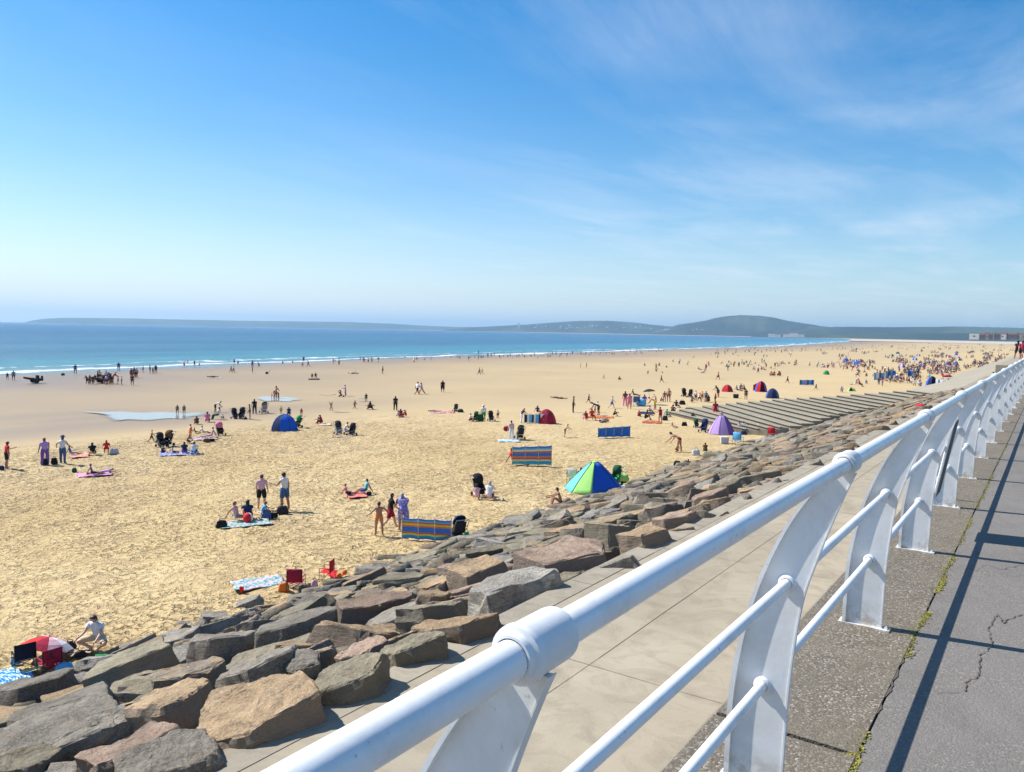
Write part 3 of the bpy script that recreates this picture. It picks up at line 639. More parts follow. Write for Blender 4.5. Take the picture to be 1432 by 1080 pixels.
for i in range(len(tips)-1):
    z = -7.0+.12*i
    def P(px, zz): p = unz(px[0], px[1], zz); return (p[0], p[1])
    a = P(tips[i], z); b_ = P(ends[i], z+.25); c = P(ends[i+1], z+.37); d = P(tips[i+1], z+.12)
    mb = MB(); vs = [Vector((a[0], a[1], z))-o0, Vector((b_[0], b_[1], z+.25))-o0, Vector((c[0], c[1], z+.26))-o0, Vector((d[0], d[1], z+.02))-o0]
    for q_ in (0, 1): vs[q_].z += .08
    for q_ in (2, 3): vs[q_].z -= .06
    lo = [Vector((v.x, v.y, -10-o0.z)) for v in vs]
    mb.add(vs+lo, [(0, 1, 2, 3), (0, 4, 5, 1), (1, 5, 6, 2), (2, 6, 7, 3), (3, 7, 4, 0)])
    stp = link('step', mb.mesh('step', [M_steps]), st); dd = (vs[1]-vs[0]); nn = Vector((dd.y, -dd.x, 0)).normalized(); nn = nn if nn.dot(Vector(CAM)-o0-vs[0]) > 0 else -nn
    mb = MB(); pr = [(0, .015), (.14, .015), (.14, -.05), (0, -.07)]; mb.add([v+nn*a_+Vector((0, 0, b2)) for v in (vs[0], vs[1]) for a_, b2 in pr], [(0, 1, 5, 4), (1, 2, 6, 5), (2, 3, 7, 6), (0, 3, 2, 1), (4, 5, 6, 7)]); link('nosing', mb.mesh('nosing', [M_kerb]), stp)
    mb = MB(); mb.add([v+nn*.02+Vector((0, 0, b2)) for v in (vs[0], vs[1]) for b2 in (-.1, -1.6)], [(0, 1, 3, 2)]); link('riser', mb.mesh('riser', [M_riser]), stp)
# raised landing that carries walkers beyond the railing
mb = MB(); mb.box((-2.25, 74, -1.85), (1.7, 30, 3.7)); tag(link('stair_landing', mb.mesh('landing', [M_walk])), 'raised concrete landing behind the far end of the railing', 'landing')
# ------------------------------------------------------------------ people
def rot(v, ang, axis): return Matrix.Rotation(ang, 3, axis) @ v
def skeleton(hip=(0, 0), knee=(0, 0), ab=(4, 4), sh=(8, 8), sab=(10, 10), el=(12, 12), lean=3, head=0, ins=.4, hipz=None, child=False, twist=0):
    """one vertex per joint; person faces +Y; angles in degrees, (left, right)"""
    J = {}; E = []; rad = {}
    d = math.radians
    pel = Vector((0, 0, 0)); J['pel'] = pel
    def tor(l): return Vector((0, math.sin(d(lean))*l, math.cos(d(lean))*l))
    J['belly'] = pel+tor(.16); J['chest'] = pel+tor(.34); J['nk0'] = pel+tor(.47)
    hl = lean*.55+head
    hd = Vector((0, math.sin(d(hl)), math.cos(d(hl)))); hf = Vector((0, math.cos(d(hl)), -math.sin(d(hl))))
    J['nk1'] = J['nk0']+hd*.07; J['jaw'] = J['nk1']+hd*.055+hf*.018; J['brow'] = J['nk1']+hd*.125+hf*.008; J['crown'] = J['nk1']+hd*.175-hf*.004
    J['nose'] = J['jaw']+hd*.03+hf*.098
    rad.update(pel=.125, belly=.112, chest=.128, nk0=.066, nk1=.05, jaw=.066, brow=.083, crown=.06, nose=.012)
    E += [('pel', 'belly'), ('belly', 'chest'), ('chest', 'nk0'), ('nk0', 'nk1'), ('nk1', 'jaw'), ('jaw', 'brow'), ('brow', 'crown'), ('jaw', 'nose')]
    for i, s in ((0, -1), (1, 1)):
        S = 'LR'[i]
        h = pel+Vector((s*.095, 0, -.05)); th = Vector((s*math.sin(d(ab[i])), math.sin(d(hip[i]))*math.cos(d(ab[i])), -math.cos(d(hip[i]))*math.cos(d(ab[i]))))
        k = h+th*.42; a2 = hip[i]-knee[i]; sn = Vector((s*math.sin(d(ab[i]))*ins, math.sin(d(a2)), -math.cos(d(a2)))).normalized(); a = k+sn*.40
        fd = Vector((s*.15, math.cos(d(a2)), math.sin(d(a2)))).normalized(); t = a+fd*.13+sn*.045; hl_ = a-fd*.035+sn*.04
        J.update({'hip'+S: h, 'kn'+S: k, 'an'+S: a, 'to'+S: t, 'he'+S: hl_}); rad.update({'hip'+S: .095, 'kn'+S: .056, 'an'+S: .038, 'to'+S: .026, 'he'+S: .03})
        J['cf'+S] = k.lerp(a, .33)+Vector((0, -.012, 0)); rad['cf'+S] = .057
        J['tm'+S] = h.lerp(k, .45); rad['tm'+S] = .082
        E += [('pel', 'hip'+S), ('hip'+S, 'tm'+S), ('tm'+S, 'kn'+S), ('kn'+S, 'cf'+S), ('cf'+S, 'an'+S), ('an'+S, 'to'+S), ('an'+S, 'he'+S)]
        sp = J['chest'].lerp(J['nk0'], .62)+Vector((s*.165, 0, 0)); sa = sh[i]-0
        ua = Vector((s*math.sin(d(sab[i])), math.sin(d(sa))*math.cos(d(sab[i])), -math.cos(d(sa))*math.cos(d(sab[i]))))
        eb = sp+ua*.27; fa = sa+el[i]; fv = Vector((s*math.sin(d(sab[i]))*.5, math.sin(d(fa)), -math.cos(d(fa)))).normalized(); w_ = eb+fv*.24; pm = w_+fv*.07
        J.update({'sh'+S: sp, 'el'+S: eb, 'wr'+S: w_, 'pm'+S: pm}); rad.update({'sh'+S: .058, 'el'+S: .039, 'wr'+S: .026, 'pm'+S: .028})
        E += [('chest', 'sh'+S), ('sh'+S, 'el'+S), ('el'+S, 'wr'+S), ('wr'+S, 'pm'+S)]
        lat = Vector((0, 1, 0)).cross(fv); lat = lat.normalized() if lat.length > .1 else Vector((0, 0, 1)); side = fv.cross(Vector((s, 0, 0))).normalized()
        for q, (o, l) in enumerate(((-.024, .062), (-.008, .075), (.008, .070), (.024, .055))):
            b0 = pm+side*o+fv*.012; m = b0+fv*l*.55+Vector((-s*.004, 0, 0)); e_ = m+(fv+Vector((-s*.35, 0, 0))).normalized()*l*.5
            J.update({'f%d%sa' % (q, S): m, 'f%d%sb' % (q, S): e_}); rad.update({'f%d%sa' % (q, S): .0085, 'f%d%sb' % (q, S): .0065})
            E += [('pm'+S, 'f%d%sa' % (q, S)), ('f%d%sa' % (q, S), 'f%d%sb' % (q, S))]
        tb = w_+fv*.03-side*.035; te = tb+(fv*.8-side*.5).normalized()*.045
        J.update({'t'+S+'a': tb, 't'+S+'b': te}); rad.update({'t'+S+'a': .011, 't'+S+'b': .008}); E += [('wr'+S, 't'+S+'a'), ('t'+S+'a', 't'+S+'b')]
    return J, E, rad, (hd, hf)
def dist_seg(P, a, b):
    ab = b-a; t = np.clip(((P-a) @ ab)/(ab @ ab), 0, 1); return np.linalg.norm(P-(a+t[:, None]*ab), axis=1), t
def build_pose(args, detail, laydown=None, sit=False):
    J, E, rad, (hd, hf) = skeleton(**args)
    if not detail:
        drop = [k for k in J if k[0] in 'ft' and len(k) >= 3 and k[:2] not in ('to', 'tm')]+['nose', 'heL', 'heR']
        E = [e for e in E if e[0] not in drop and e[1] not in drop]; J = {k: v for k, v in J.items() if k not in drop}
    names_ = list(J); idx = {k: i for i, k in enumerate(names_)}
    me = bpy.data.meshes.new('b'); me.from_pydata([J[k] for k in names_], [(idx[a], idx[b]) for a, b in E], [])
    o = bpy.data.objects.new('b', me); COL.objects.link(o); sk = o.modifiers.new('s', 'SKIN'); sk.use_smooth_shade = True; sk.branch_smoothing = .3
    for i, k in enumerate(names_):
        r_ = rad[k]; sv = me.skin_vertices[0].data[i]; sv.radius = (r_, r_); sv.use_root = (k == 'pel')
    if detail: ss = o.modifiers.new('u', 'SUBSURF'); ss.levels = 1; ss.render_levels = 1
    dg = bpy.context.evaluated_depsgraph_get(); em = bpy.data.meshes.new_from_object(o.evaluated_get(dg)); bpy.data.objects.remove(o)
    V = np.empty(len(em.vertices)*3, np.float32); em.vertices.foreach_get('co', V); V = V.reshape(-1, 3).astype(float)
    Fs = [tuple(p.vertices) for p in em.polygons]
    A = {k: np.array(v) for k, v in J.items()}
    # flatten the torso front to back, shape the head
    segs = [(a, b, dist_seg(V, A[a], A[b])) for a, b in E]
    D = np.array([s[2][0]/(.5*(rad[s[0]]+rad[s[1]])) for s in segs]); near = D.argmin(0)
    fwd = np.array([0, math.cos(math.radians(args.get('lean', 3))), -math.sin(math.radians(args.get('lean', 3)))])
    for i, (a, b, (dd, t)) in enumerate(segs):
        m = near == i
        if a in ('pel', 'belly', 'chest') and b in ('belly', 'chest', 'nk0'):
            c = A[a]; rel = (V[m]-c) @ fwd; V[m] -= np.outer(rel*.26, fwd)
    cen = np.array([V[list(f)].mean(0) for f in Fs]); fn = []
    for f in Fs:
        a, b, c = V[f[0]], V[f[1]], V[f[2]]; q = np.cross(b-a, c-a); fn.append(q/(np.linalg.norm(q)+1e-9))
    fn = np.array(fn)
    Dc = []; Tc = []
    for a, b in E:
        dd, t = dist_seg(cen, A[a], A[b]); Dc.append(dd/(.5*(rad[a]+rad[b]))); Tc.append(t)
    nn = np.array(Dc).argmin(0); Tc = np.array(Tc)
    reg = []
    for fi in range(len(Fs)):
        a, b = E[nn[fi]]; t = Tc[nn[fi], fi]; r_ = 'skin'
        if (a, b) in (('pel', 'belly'),): r_ = 'waist'
        elif (a, b) in (('belly', 'chest'),): r_ = 'torso'
        elif a == 'chest': r_ = 'chest'
        elif a == 'pel': r_ = 'pelvis'
        elif a[:3] == 'hip': r_ = 'thigh1'
        elif a[:2] == 'tm': r_ = 'thigh2' if t < .55 else 'knee'
        elif a[:2] in ('kn', 'cf'): r_ = 'shin' if not (a[:2] == 'cf' and t > .8) else 'ankle'
        elif a[:2] == 'sh': r_ = 'uarm' if t < .62 else 'skin'
        elif a in ('jaw', 'brow', 'nk1'):
            rel = cen[fi]-A['jaw']; f_ = rel @ np.array(hf); u = rel @ np.array(hd)
            if (u > .075 and f_ < .062) or (f_ < .01 and u > -.035) or u > .12: r_ = 'hair'
            elif f_ < -.02: r_ = 'nape'
        elif a == 'nk0' and ((cen[fi]-A['nk0']) @ np.array(hf)) < -.01: r_ = 'nape'
        reg.append(r_)
    if laydown:
        Mx = np.array(Matrix.Rotation(math.radians(laydown), 3, 'X')); V = V @ Mx.T
    base = V[:, 2].min(); off_ = np.array([0, 0, -base]); V = V+off_
    hcen = (np.array(J['brow']) if not laydown else np.array(Matrix.Rotation(math.radians(laydown), 3, 'X') @ J['brow']))+off_
    return dict(V=V, F=Fs, reg=reg, h=V[:, 2].max(), head=hcen, hip=-base)
PARTS = dict(tshirt={'torso', 'chest', 'waist', 'uarm'}, vest={'torso', 'chest', 'waist'}, bikini={'chest'}, trunks={'pelvis', 'thigh1', 'thigh2'}, briefs={'pelvis'},
 trousers={'pelvis', 'thigh1', 'thigh2', 'knee', 'shin', 'ankle'}, swimsuit={'torso', 'chest', 'waist', 'pelvis'}, dress={'torso', 'chest', 'waist', 'pelvis', 'thigh1', 'thigh2', 'knee'}, hair={'hair'}, longhair={'hair', 'nape'})
INF = dict(tshirt=.020, vest=.013, bikini=.008, trunks=.022, briefs=.007, trousers=.018, swimsuit=.006, dress=.034, hair=.012, longhair=.022)
def sub_mesh(P, keep, inf, name, hood=None):
    fs = [f for f, r_ in zip(P['F'], P['reg']) if r_ in keep]
    if not fs: return None
    V = P['V']; nrm = np.zeros_like(V)
    for f in P['F']:
        q = np.cross(V[f[1]]-V[f[0]], V[f[2]]-V[f[0]])
        for i in f: nrm[i] += q
    nrm /= (np.linalg.norm(nrm, axis=1)[:, None]+1e-9); used = sorted({i for f in fs for i in f}); mp = {a: b for b, a in enumerate(used)}
    wr = np.array([vnoise(np.array(V[i][0]*22), np.array(V[i][2]*22)) for i in used])-.5
    me = bpy.data.meshes.new(name); me.from_pydata([tuple(V[i]+nrm[i]*(inf+wr[k]*inf*.5)) for k, i in enumerate(used)], [], [tuple(mp[i] for i in f) for f in fs])
    me.polygons.foreach_set('use_smooth', [True]*len(me.polygons)); me.materials.append(M_plast); return me
POSES = dict(
 stand=dict(args=dict()), stand2=dict(args=dict(hip=(4, -5), knee=(6, 2), sh=(25, -4), el=(80, 10), sab=(18, 14))),
 walk=dict(args=dict(hip=(24, -20), knee=(10, 22), sh=(-20, 25), el=(15, 25), lean=5)),
 bend=dict(args=dict(hip=(8, -2), knee=(8, 6), lean=68, sh=(25, 10), el=(20, 25), head=10)),
 stoop=dict(args=dict(hip=(6, -6), knee=(8, 6), lean=30, sh=(30, 40), el=(25, 15), head=12)),
 hips=dict(args=dict(hip=(3, -3), sab=(42, 40), sh=(-10, -12), el=(60, 62), lean=1)),
 up=dict(args=dict(hip=(20, -14), knee=(6, 14), sh=(165, 165), sab=(18, 18), el=(10, 10), lean=2)),
 sit=dict(args=dict(hip=(86, 92), knee=(12, 40), lean=-14, sh=(-30, -34), sab=(18, 18), el=(6, 10), head=10)),
 knees=dict(args=dict(hip=(125, 118), knee=(112, 108), lean=16, sh=(58, 54), el=(18, 22), sab=(6, 6), head=6)),
 cross=dict(args=dict(hip=(82, 78), knee=(120, 112), ab=(48, 48), ins=-1.5, lean=10, sh=(30, 26), el=(30, 36), sab=(16, 14), head=18)),
 chair=dict(args=dict(hip=(84, 80), knee=(74, 66), lean=-16, sh=(12, 10), el=(62, 58), sab=(16, 16), head=12)),
 kneel=dict(args=dict(hip=(60, 66), knee=(140, 144), lean=22, sh=(48, 36), el=(24, 30), head=10)),
 lie=dict(args=dict(hip=(6, 12), knee=(4, 30), lean=0, sh=(10, 6), sab=(24, 30), el=(16, 20)), laydown=86),
 prone=dict(args=dict(hip=(-3, -3), lean=-8, sh=(120, 120), sab=(30, 30), el=(60, 60), head=-10), laydown=-84))
_pose = {}; _pm = {}
def pose(n, detail=True):
    if (n, detail) not in _pose: _pose[n, detail] = build_pose(POSES[n]['args'], detail, POSES[n].get('laydown'))
    return _pose[n, detail]
def part_mesh(n, part):
    if (n, part) not in _pm:
        P = pose(n); _pm[n, part] = sub_mesh(P, set(P['reg']), 0, 'person') if part == 'body' else sub_mesh(P, PARTS[part], INF[part], part)
    return _pm[n, part]
NAMEP = dict(tshirt='shirt', vest='vest', bikini='bikini_top', trunks='shorts', briefs='swim_briefs', trousers='trousers', swimsuit='swimsuit', dress='dress', hair='hair', longhair='hair')
def facing(X, Y, off_deg):  # 0 = faces the camera, 90 = faces the right of the photo, 180 = away, 270 = left
    a = math.atan2(-Y, -X)-PI/2; return a+math.radians(off_deg)
def person(X, Y, Z, h, ps, fdeg, skin, hair, wear, label, group=None, long_=False, hat=None, sc=None):
    P = pose(ps); s = sc or h; rz = facing(X, Y, fdeg)
    bw = 1.06+.16*((abs(X*13.7+Y*7.1)) % 1); t = tag(link('person', part_mesh(ps, 'body'), None, (X, Y, Z-.02), rz, (s*bw, s*bw, s)), label, 'person', group); set_mat(t, skinm(skin))
    for part, col in wear:
        me = part_mesh(ps, part)
        if me: c = link(NAMEP[part], me, t); set_mat(c, mc(col))
    hm_ = part_mesh(ps, 'longhair' if long_ else 'hair')
    if hm_: c = link('hair', hm_, t); set_mat(c, hairm(hair))
    if hat:
        mb = MB(); c = P['head']; mb.lathe([(.16, -.0), (.165, .008), (.1, .02), (.098, .085), (.06, .11), (0, .115)], (c[0], c[1], c[2]+.03), 16); c = link('hat', mb.mesh('hat', [mc(hat)], True), t)
    return t
# light-weight figure for people only a few pixels tall: one mesh, regions as materials
_lo = {}
def lo_mesh(n):
    if n not in _lo:
        P = pose(n, False); V = P['V'].copy(); me = bpy.data.meshes.new('person'); me.from_pydata([tuple(v) for v in V], [], P['F'])
        mi = [1 if r_ in ('torso', 'chest', 'waist', 'uarm') else 2 if r_ in ('pelvis', 'thigh1', 'thigh2') else 3 if r_ in ('hair', 'nape') else 0 for r_ in P['reg']]
        for m in (skinm('skin'), mc('white'), mc('navy'), hairm('dark')): me.materials.append(m)
        me.polygons.foreach_set('material_index', mi); me.polygons.foreach_set('use_smooth', [True]*len(mi)); _lo[n] = me
    return _lo[n]
def mini(X, Y, Z, s, ps, fdeg, top, bot, label, group, skin='skin', hair='dark'):
    o = tag(link('person', lo_mesh(ps), None, (X, Y, Z-.02), facing(X, Y, fdeg), (s*1.15, s*1.15, s)), label, 'person', group)
    set_mat(o, skinm(skin), 0); set_mat(o, mc(top) if top != 'bare' else skinm(skin), 1); set_mat(o, mc(bot), 2); set_mat(o, hairm(hair), 3); return o
# ------------------------------------------------------------------ beach furniture and belongings
def V3(p): return Vector((p[0], p[1], p[2]))
def mats(*n): return [mc(k) for k in n]
def gp(x, y): p = ground(x, y); return p
def pxm(p): return F0/max(1, np.dot(p-CAM, Fv))     # pixels per metre at p
def towel(x, y, wpx, dpx, cols, label, ang=0, cat='towel', group=None, name='towel'):
    p = gp(x, y); s = 1/pxm(p); w = wpx*s; vfac = (p[2]-CH)/-np.linalg.norm(p[:2]); d = min(3.2, dpx*s/max(.08, vfac)); n = 25; r = random.Random(int(x*7+y))
    X, Y = np.meshgrid(np.linspace(-w/2, w/2, n), np.linspace(-d/2, d/2, n), indexing='ij'); o = r.uniform(0, 50)
    Z = .05+.05*(vnoise(X*3+o, Y*3+o)-.3)+.03*vnoise(X*9+o, Y*9)
    X = X+.08*(vnoise(Y*4+o, Y*0+2)-.5)*2; Y = Y+.08*(vnoise(X*4+o, X*0+5)-.5)*2
    me = grid_mesh('towel', X, Y, Z, mats(*cols)); k = len(cols)
    if k > 1: me.polygons.foreach_set('material_index', [(((i//(n-1))*7+(i % (n-1))//3*5) // 4) % k for i in range(len(me.polygons))])
    o_ = tag(link(name, me, None, (p[0], p[1], p[2]-.03), facing(p[0], p[1], ang)), label, cat, group)
    so_ = o_.modifiers.new('t', 'SOLIDIFY'); so_.thickness = .02; return o_
def dome_tent(x, y, wpx, hpx, cols, label, ang=0, opening=1, squash=.85, N_=8, name='beach_tent', flat=1.0, prof=None):
    p = gp(x, y); s = 1/pxm(p); w = wpx*s; h = hpx*s; t = thing(name, (p[0], p[1], p[2]-.02), facing(p[0], p[1], ang), label, 'tent')
    prof = prof or [(1.0, 0), (.96, .2), (.86, .45), (.68, .70), (.44, .88), (.2, .97), (.0, 1.0)]
    mb = MB(); k = len(cols)
    for g_ in range(N_):
        if opening and g_ in (0,): continue
        vs = []; m = 4
        for r_, z in prof:
            for j in range(m+1):
                a = 2*PI*(g_+j/m)/N_+PI/2-PI/N_; bul = 1-.05*math.sin(j/m*PI)
                vs.append((r_*bul*w/2*math.cos(a), r_*bul*w/2*squash*math.sin(a)*flat, z*h))
        mb.add(vs, [(i*(m+1)+j, i*(m+1)+j+1, (i+1)*(m+1)+j+1, (i+1)*(m+1)+j) for i in range(len(prof)-1) for j in range(m)], g_ % k)
    link('canopy', mb.mesh('canopy', mats(*cols), True), t)
    mb = MB()
    for g_ in range(N_):
        a = 2*PI*g_/N_+PI/2-PI/N_; mb2 = MB(); mb2.tube([(r_*w/2*math.cos(a)*1.004, r_*w/2*squash*math.sin(a)*flat*1.004, z*h+.005) for r_, z in prof], .014, 5)
        link('rib', mb2.mesh('rib', [M_plast]), t)
    mb.lathe([(0, .02), (.97, .02), (.97, .035), (0, .04)], n=24); mb.v = [(a*w/2, b*w/2*squash*flat, c) for a, b, c in mb.v]
    link('groundsheet', mb.mesh('groundsheet', mats('grey')), t); return t
def shelter(x, y, wpx, hpx, cols, label, ang=0):
    """half-dome pop-up shelter: closed back toward the camera, ribs meeting at a peak, lighter gores"""
    return dome_tent(x, y, wpx, hpx, cols, label, ang+180, 1, .8)
def windbreak(p1, p2, hpx1, hpx2, stripes, label, npole=4, sag=.12, vertical=False, polecol=None):
    a = gp(*p1); b_ = gp(*p2); h1 = hpx1/pxm(a); h2 = hpx2/pxm(b_); t = thing('windbreak', tuple(a), 0, label, 'windbreak'); A = V3(a); B = V3(b_); d = B-A; nn = Vector((-d.y, d.x, 0)).normalized()
    nx = (npole-1)*6; nz = len(stripes)*2; pts = []; 
    for i in range(nx+1):
        u = i/nx; q = A.lerp(B, u)-A; h = h1+(h2-h1)*u; ph = math.sin(PI*((u*(npole-1)) % 1)); bul = nn*(sag*ph)
        for j in range(nz+1):
            v = j/nz; z = .06+(h-.10)*v-(.05*ph*v)+.03*ph*(1-v); pts.append(q+bul*math.sin(PI*(.15+.7*v))+Vector((0, 0, z)))
    mb = MB()
    for i in range(nx):
        for j in range(nz):
            f = (i*(nz+1)+j, (i+1)*(nz+1)+j, (i+1)*(nz+1)+j+1, i*(nz+1)+j+1); mb.f.append(f); mb.m.append((i*len(stripes)//nx) if vertical else j//2)
    mb.v = [tuple(v) for v in pts]; c = link('cloth', mb.mesh('cloth', mats(*stripes), True), t); c.modifiers.new('s', 'SOLIDIFY').thickness = .008
    for i in range(npole):
        u = i/(npole-1); q = A.lerp(B, u)-A; h = h1+(h2-h1)*u; mb = MB(); mb.tube([q+Vector((0, 0, -.2)), q+Vector((0, 0, h+.06))], .017, 8); link('pole', mb.mesh('pole', mats(polecol or 'beige')), t)
    return t
_pc = {}
def pushchair(x, y, hpx, hood, seat, fdeg, label, group=None):
    if not _pc:
        W_ = .27; mb = MB()
        for s in (-1, 1): mb.tube([(s*W_, -.55, .95), (s*W_, -.30, .60), (s*W_, .38, .12)], .014, 6); mb.tube([(s*W_, .12, .52), (s*W_, -.28, .12)], .014, 6)
        mb.tube([(-W_, -.56, .97), (W_, -.56, .97)], .02, 8); mb.tube([(-W_, .38, .12), (W_, .38, .12)], .012, 6); mb.tube([(-W_, -.28, .12), (W_, -.28, .12)], .012, 6); _pc['frame'] = mb.mesh('frame', [M_metal])
        mb = MB(); mb.lathe([(.075, -.02), (.105, -.022), (.115, 0), (.105, .022), (.075, .02), (.02, .012), (.02, -.012), (.075, -.02)], n=16, axis='X'); _pc['wheel'] = mb.mesh('wheel', [M_rubber])
        mb = MB(); mb.add([(-.22, -.20, .42), (.22, -.20, .42), (.22, .20, .38), (-.22, .20, .38), (-.22, -.36, .86), (.22, -.36, .86), (-.22, -.16, .36), (.22, -.16, .36), (.22, .2, .32), (-.22, .2, .32), (-.22, -.40, .84), (.22, -.40, .84), (-.24, .0, .55), (.24, 0, .55)], [(0, 1, 2, 3), (0, 4, 5, 1), (6, 9, 8, 7), (3, 2, 8, 9), (4, 10, 11, 5), (6, 7, 11, 10), (0, 3, 12), (1, 13, 2), (0, 12, 4), (1, 5, 13)]); _pc['seat'] = mb.mesh('seat', [M_plast])
        mb = MB(); vs = []; 
        for i in range(7):
            a = math.radians(100-i*24)
            for j in range(7): q = -.25+.5*j/6; k = math.sqrt(max(0, 1-(q/.27)**4)); vs.append((q, -.30+.34*math.cos(a)*k+.02, .80+.30*math.sin(a)*k))
        mb.add(vs, [(i*7+j, i*7+j+1, i*7+j+8, i*7+j+7) for i in range(6) for j in range(6)]); _pc['hood'] = mb.mesh('hood', [M_plast], True)
        mb = MB(); mb.box((0, -.02, .22), (.36, .38, .16)); _pc['basket'] = mb.mesh('basket', [M_plast])
    p = gp(x, y); s = max(.62, min(1.15, hpx/pxm(p)/1.12)); t = thing('pushchair', (p[0], p[1], p[2]-.015), facing(p[0], p[1], fdeg), label, 'pushchair', group, s)
    link('frame', _pc['frame'], t); c = link('seat', _pc['seat'], t); set_mat(c, mc(seat)); c = link('hood', _pc['hood'], t); set_mat(c, mc(hood)); c = link('basket', _pc['basket'], t); set_mat(c, mc(seat))
    for s_ in (-1, 1):
        for yy in (.38, -.28): link('wheel', _pc['wheel'], t, (s_*.29, yy, .115))
    return t
def camp_chair(x, y, hpx, col, fdeg, label, folded=0):
    p = gp(x, y); s = hpx/pxm(p)/.92; t = thing('camp_chair', (p[0], p[1], p[2]-.02), facing(p[0], p[1], fdeg), label, 'camp chair', None, s); w = .29
    for i, L_ in enumerate([[(-w, .24, 0), (w, -.2, .42)], [(w, .24, 0), (-w, -.2, .42)], [(-w, -.28, 0), (-w, -.22, .90)], [(w, -.28, 0), (w, -.22, .90)], [(-w, .24, 0), (-w, .22, .60)], [(w, .24, 0), (w, .22, .60)]]):
        mb = MB(); mb.tube(L_, .012, 6); link('leg', mb.mesh('leg', [M_plast]), t)
    def sh(nm, a, b_, c, d, sg, mat):
        n = 7; vs = []
        for i in range(n):
            for j in range(n):
                u, v = i/(n-1), j/(n-1); q = (Vector(a)*(1-u)+Vector(b_)*u)*(1-v)+(Vector(d)*(1-u)+Vector(c)*u)*v; vs.append(q+Vector(sg)*math.sin(PI*u)*math.sin(PI*(v*.8+.1)))
        mb = MB(); mb.add(vs, [(i*n+j, i*n+j+1, i*n+j+n+1, i*n+j+n) for i in range(n-1) for j in range(n-1)]); o = link(nm, mb.mesh(nm, [mat], True), t); o.modifiers.new('s', 'SOLIDIFY').thickness = .012
    sh('seat', (-w, .22, .43), (w, .22, .43), (w, -.22, .40), (-w, -.22, .40), (0, 0, -.07), mc(col)); sh('backrest', (-w, -.22, .42), (w, -.22, .42), (w, -.23, .92), (-w, -.23, .92), (0, -.06, 0), mc(col))
    for s_ in (-1, 1):
        mb = MB(); mb.box((s_*w, 0, .60), (.05, .46, .015)); link('armrest', mb.mesh('armrest', [mc(col)]), t)
    return t
def parasol(x, y, rpx, hpx, cols, tilt, label, N_=8, fdeg=0, low=0):
    p = gp(x, y); k = 1/pxm(p); r_ = rpx*k; h = hpx*k; t = thing('parasol', (p[0], p[1], p[2]), facing(p[0], p[1], fdeg), label, 'parasol'); Rt = Matrix.Rotation(tilt[0], 3, 'X') @ Matrix.Rotation(tilt[1], 3, 'Y')
    mb = MB(); m = 3; rows = [(0, 0), (.35, -.05), (.7, -.19), (1.0, -.42)]
    for g_ in range(N_):
        vs = []
        for a_, z in rows:
            for j in range(m+1): a = 2*PI*(g_+j/m)/N_; bb = 1-.06*math.sin(j/m*PI)*a_; vs.append(Rt @ Vector((a_*bb*r_*math.cos(a), a_*bb*r_*math.sin(a), h+z*r_+.03*r_*math.sin(j/m*PI)*(a_ > .9))))
        mb.add(vs, [(i*(m+1)+j, i*(m+1)+j+1, (i+1)*(m+1)+j+1, (i+1)*(m+1)+j) for i in range(3) for j in range(m)], g_ % len(cols))
    c = link('canopy', mb.mesh('canopy', mats(*cols)), t); c.modifiers.new('s', 'SOLIDIFY').thickness = .01
    mb = MB(); mb.tube([Rt @ Vector((0, 0, low)), Rt @ Vector((0, 0, h+.06*r_))], .016, 8); link('pole', mb.mesh('pole', [M_metal]), t)
    for g_ in range(N_):
        a = 2*PI*g_/N_; mb = MB(); mb.tube([Rt @ Vector((0, 0, h-.02)), Rt @ Vector((.7*r_*math.cos(a), .7*r_*math.sin(a), h-.21*r_)), Rt @ Vector((r_*math.cos(a), r_*math.sin(a), h-.43*r_))], .006, 4); link('rib', mb.mesh('rib', [M_metal]), t)
    return t
def bag(x, y, wpx, hpx, col, label, kind='bag', fdeg=0, group=None, z=0):
    p = gp(x, y); k = 1/pxm(p); w = wpx*k; h = hpx*k; t = thing(kind, (p[0], p[1], p[2]+z-.02), facing(p[0], p[1], fdeg), label, kind.replace('_', ' '), group)
    bm = bmesh.new(); bmesh.ops.create_cube(bm, size=1); bmesh.ops.subdivide_edges(bm, edges=bm.edges[:], cuts=5, use_grid_fill=True); r = random.Random(int(x*3+y)); o = r.uniform(0, 9)
    from mathutils import noise as mn
    for v in bm.verts:
        q = v.co.copy(); l = (abs(q.x*2)**4+abs(q.y*2)**4+abs(q.z*2)**4)**.25; v.co = q/max(l, .01)*1.0; tp = 1-.25*(v.co.z+.5); v.co.x *= tp; v.co.y *= tp; v.co += v.co.normalized()*mn.noise(v.co*4+Vector((o, 0, 0)))*.09; v.co.x *= w; v.co.y *= w*.6; v.co.z = (v.co.z+.5)*h
    me = bpy.data.meshes.new('body'); bm.to_mesh(me); bm.free(); me.materials.append(mc(col)); me.polygons.foreach_set('use_smooth', [True]*len(me.polygons)); link('body', me, t)
    mb = MB(); mb.tube([(w*.22*math.cos(a), 0, h*.92+h*.35*math.sin(a)) for a in np.linspace(0, PI, 9)], .016*max(.6, w), 6); link('handle', mb.mesh('handle', [mc('dark')]), t); return t
def ball(x, y, rpx, col, label, cat='ball'):
    p = gp(x, y); r_ = rpx/pxm(p); mb = MB(); n = 14
    mb.lathe([(math.sin(PI*i/n)*r_+1e-4, r_-math.cos(PI*i/n)*r_) for i in range(n+1)], n=20); for_m = mats(col, 'white'); me = mb.mesh('ball', for_m, True)
    me.polygons.foreach_set('material_index', [1 if (i % 20) in (0, 1, 2, 10, 11, 12) and rpx > 4 else 0 for i in range(len(me.polygons))]); return tag(link('ball', me, None, tuple(p)), label, cat)
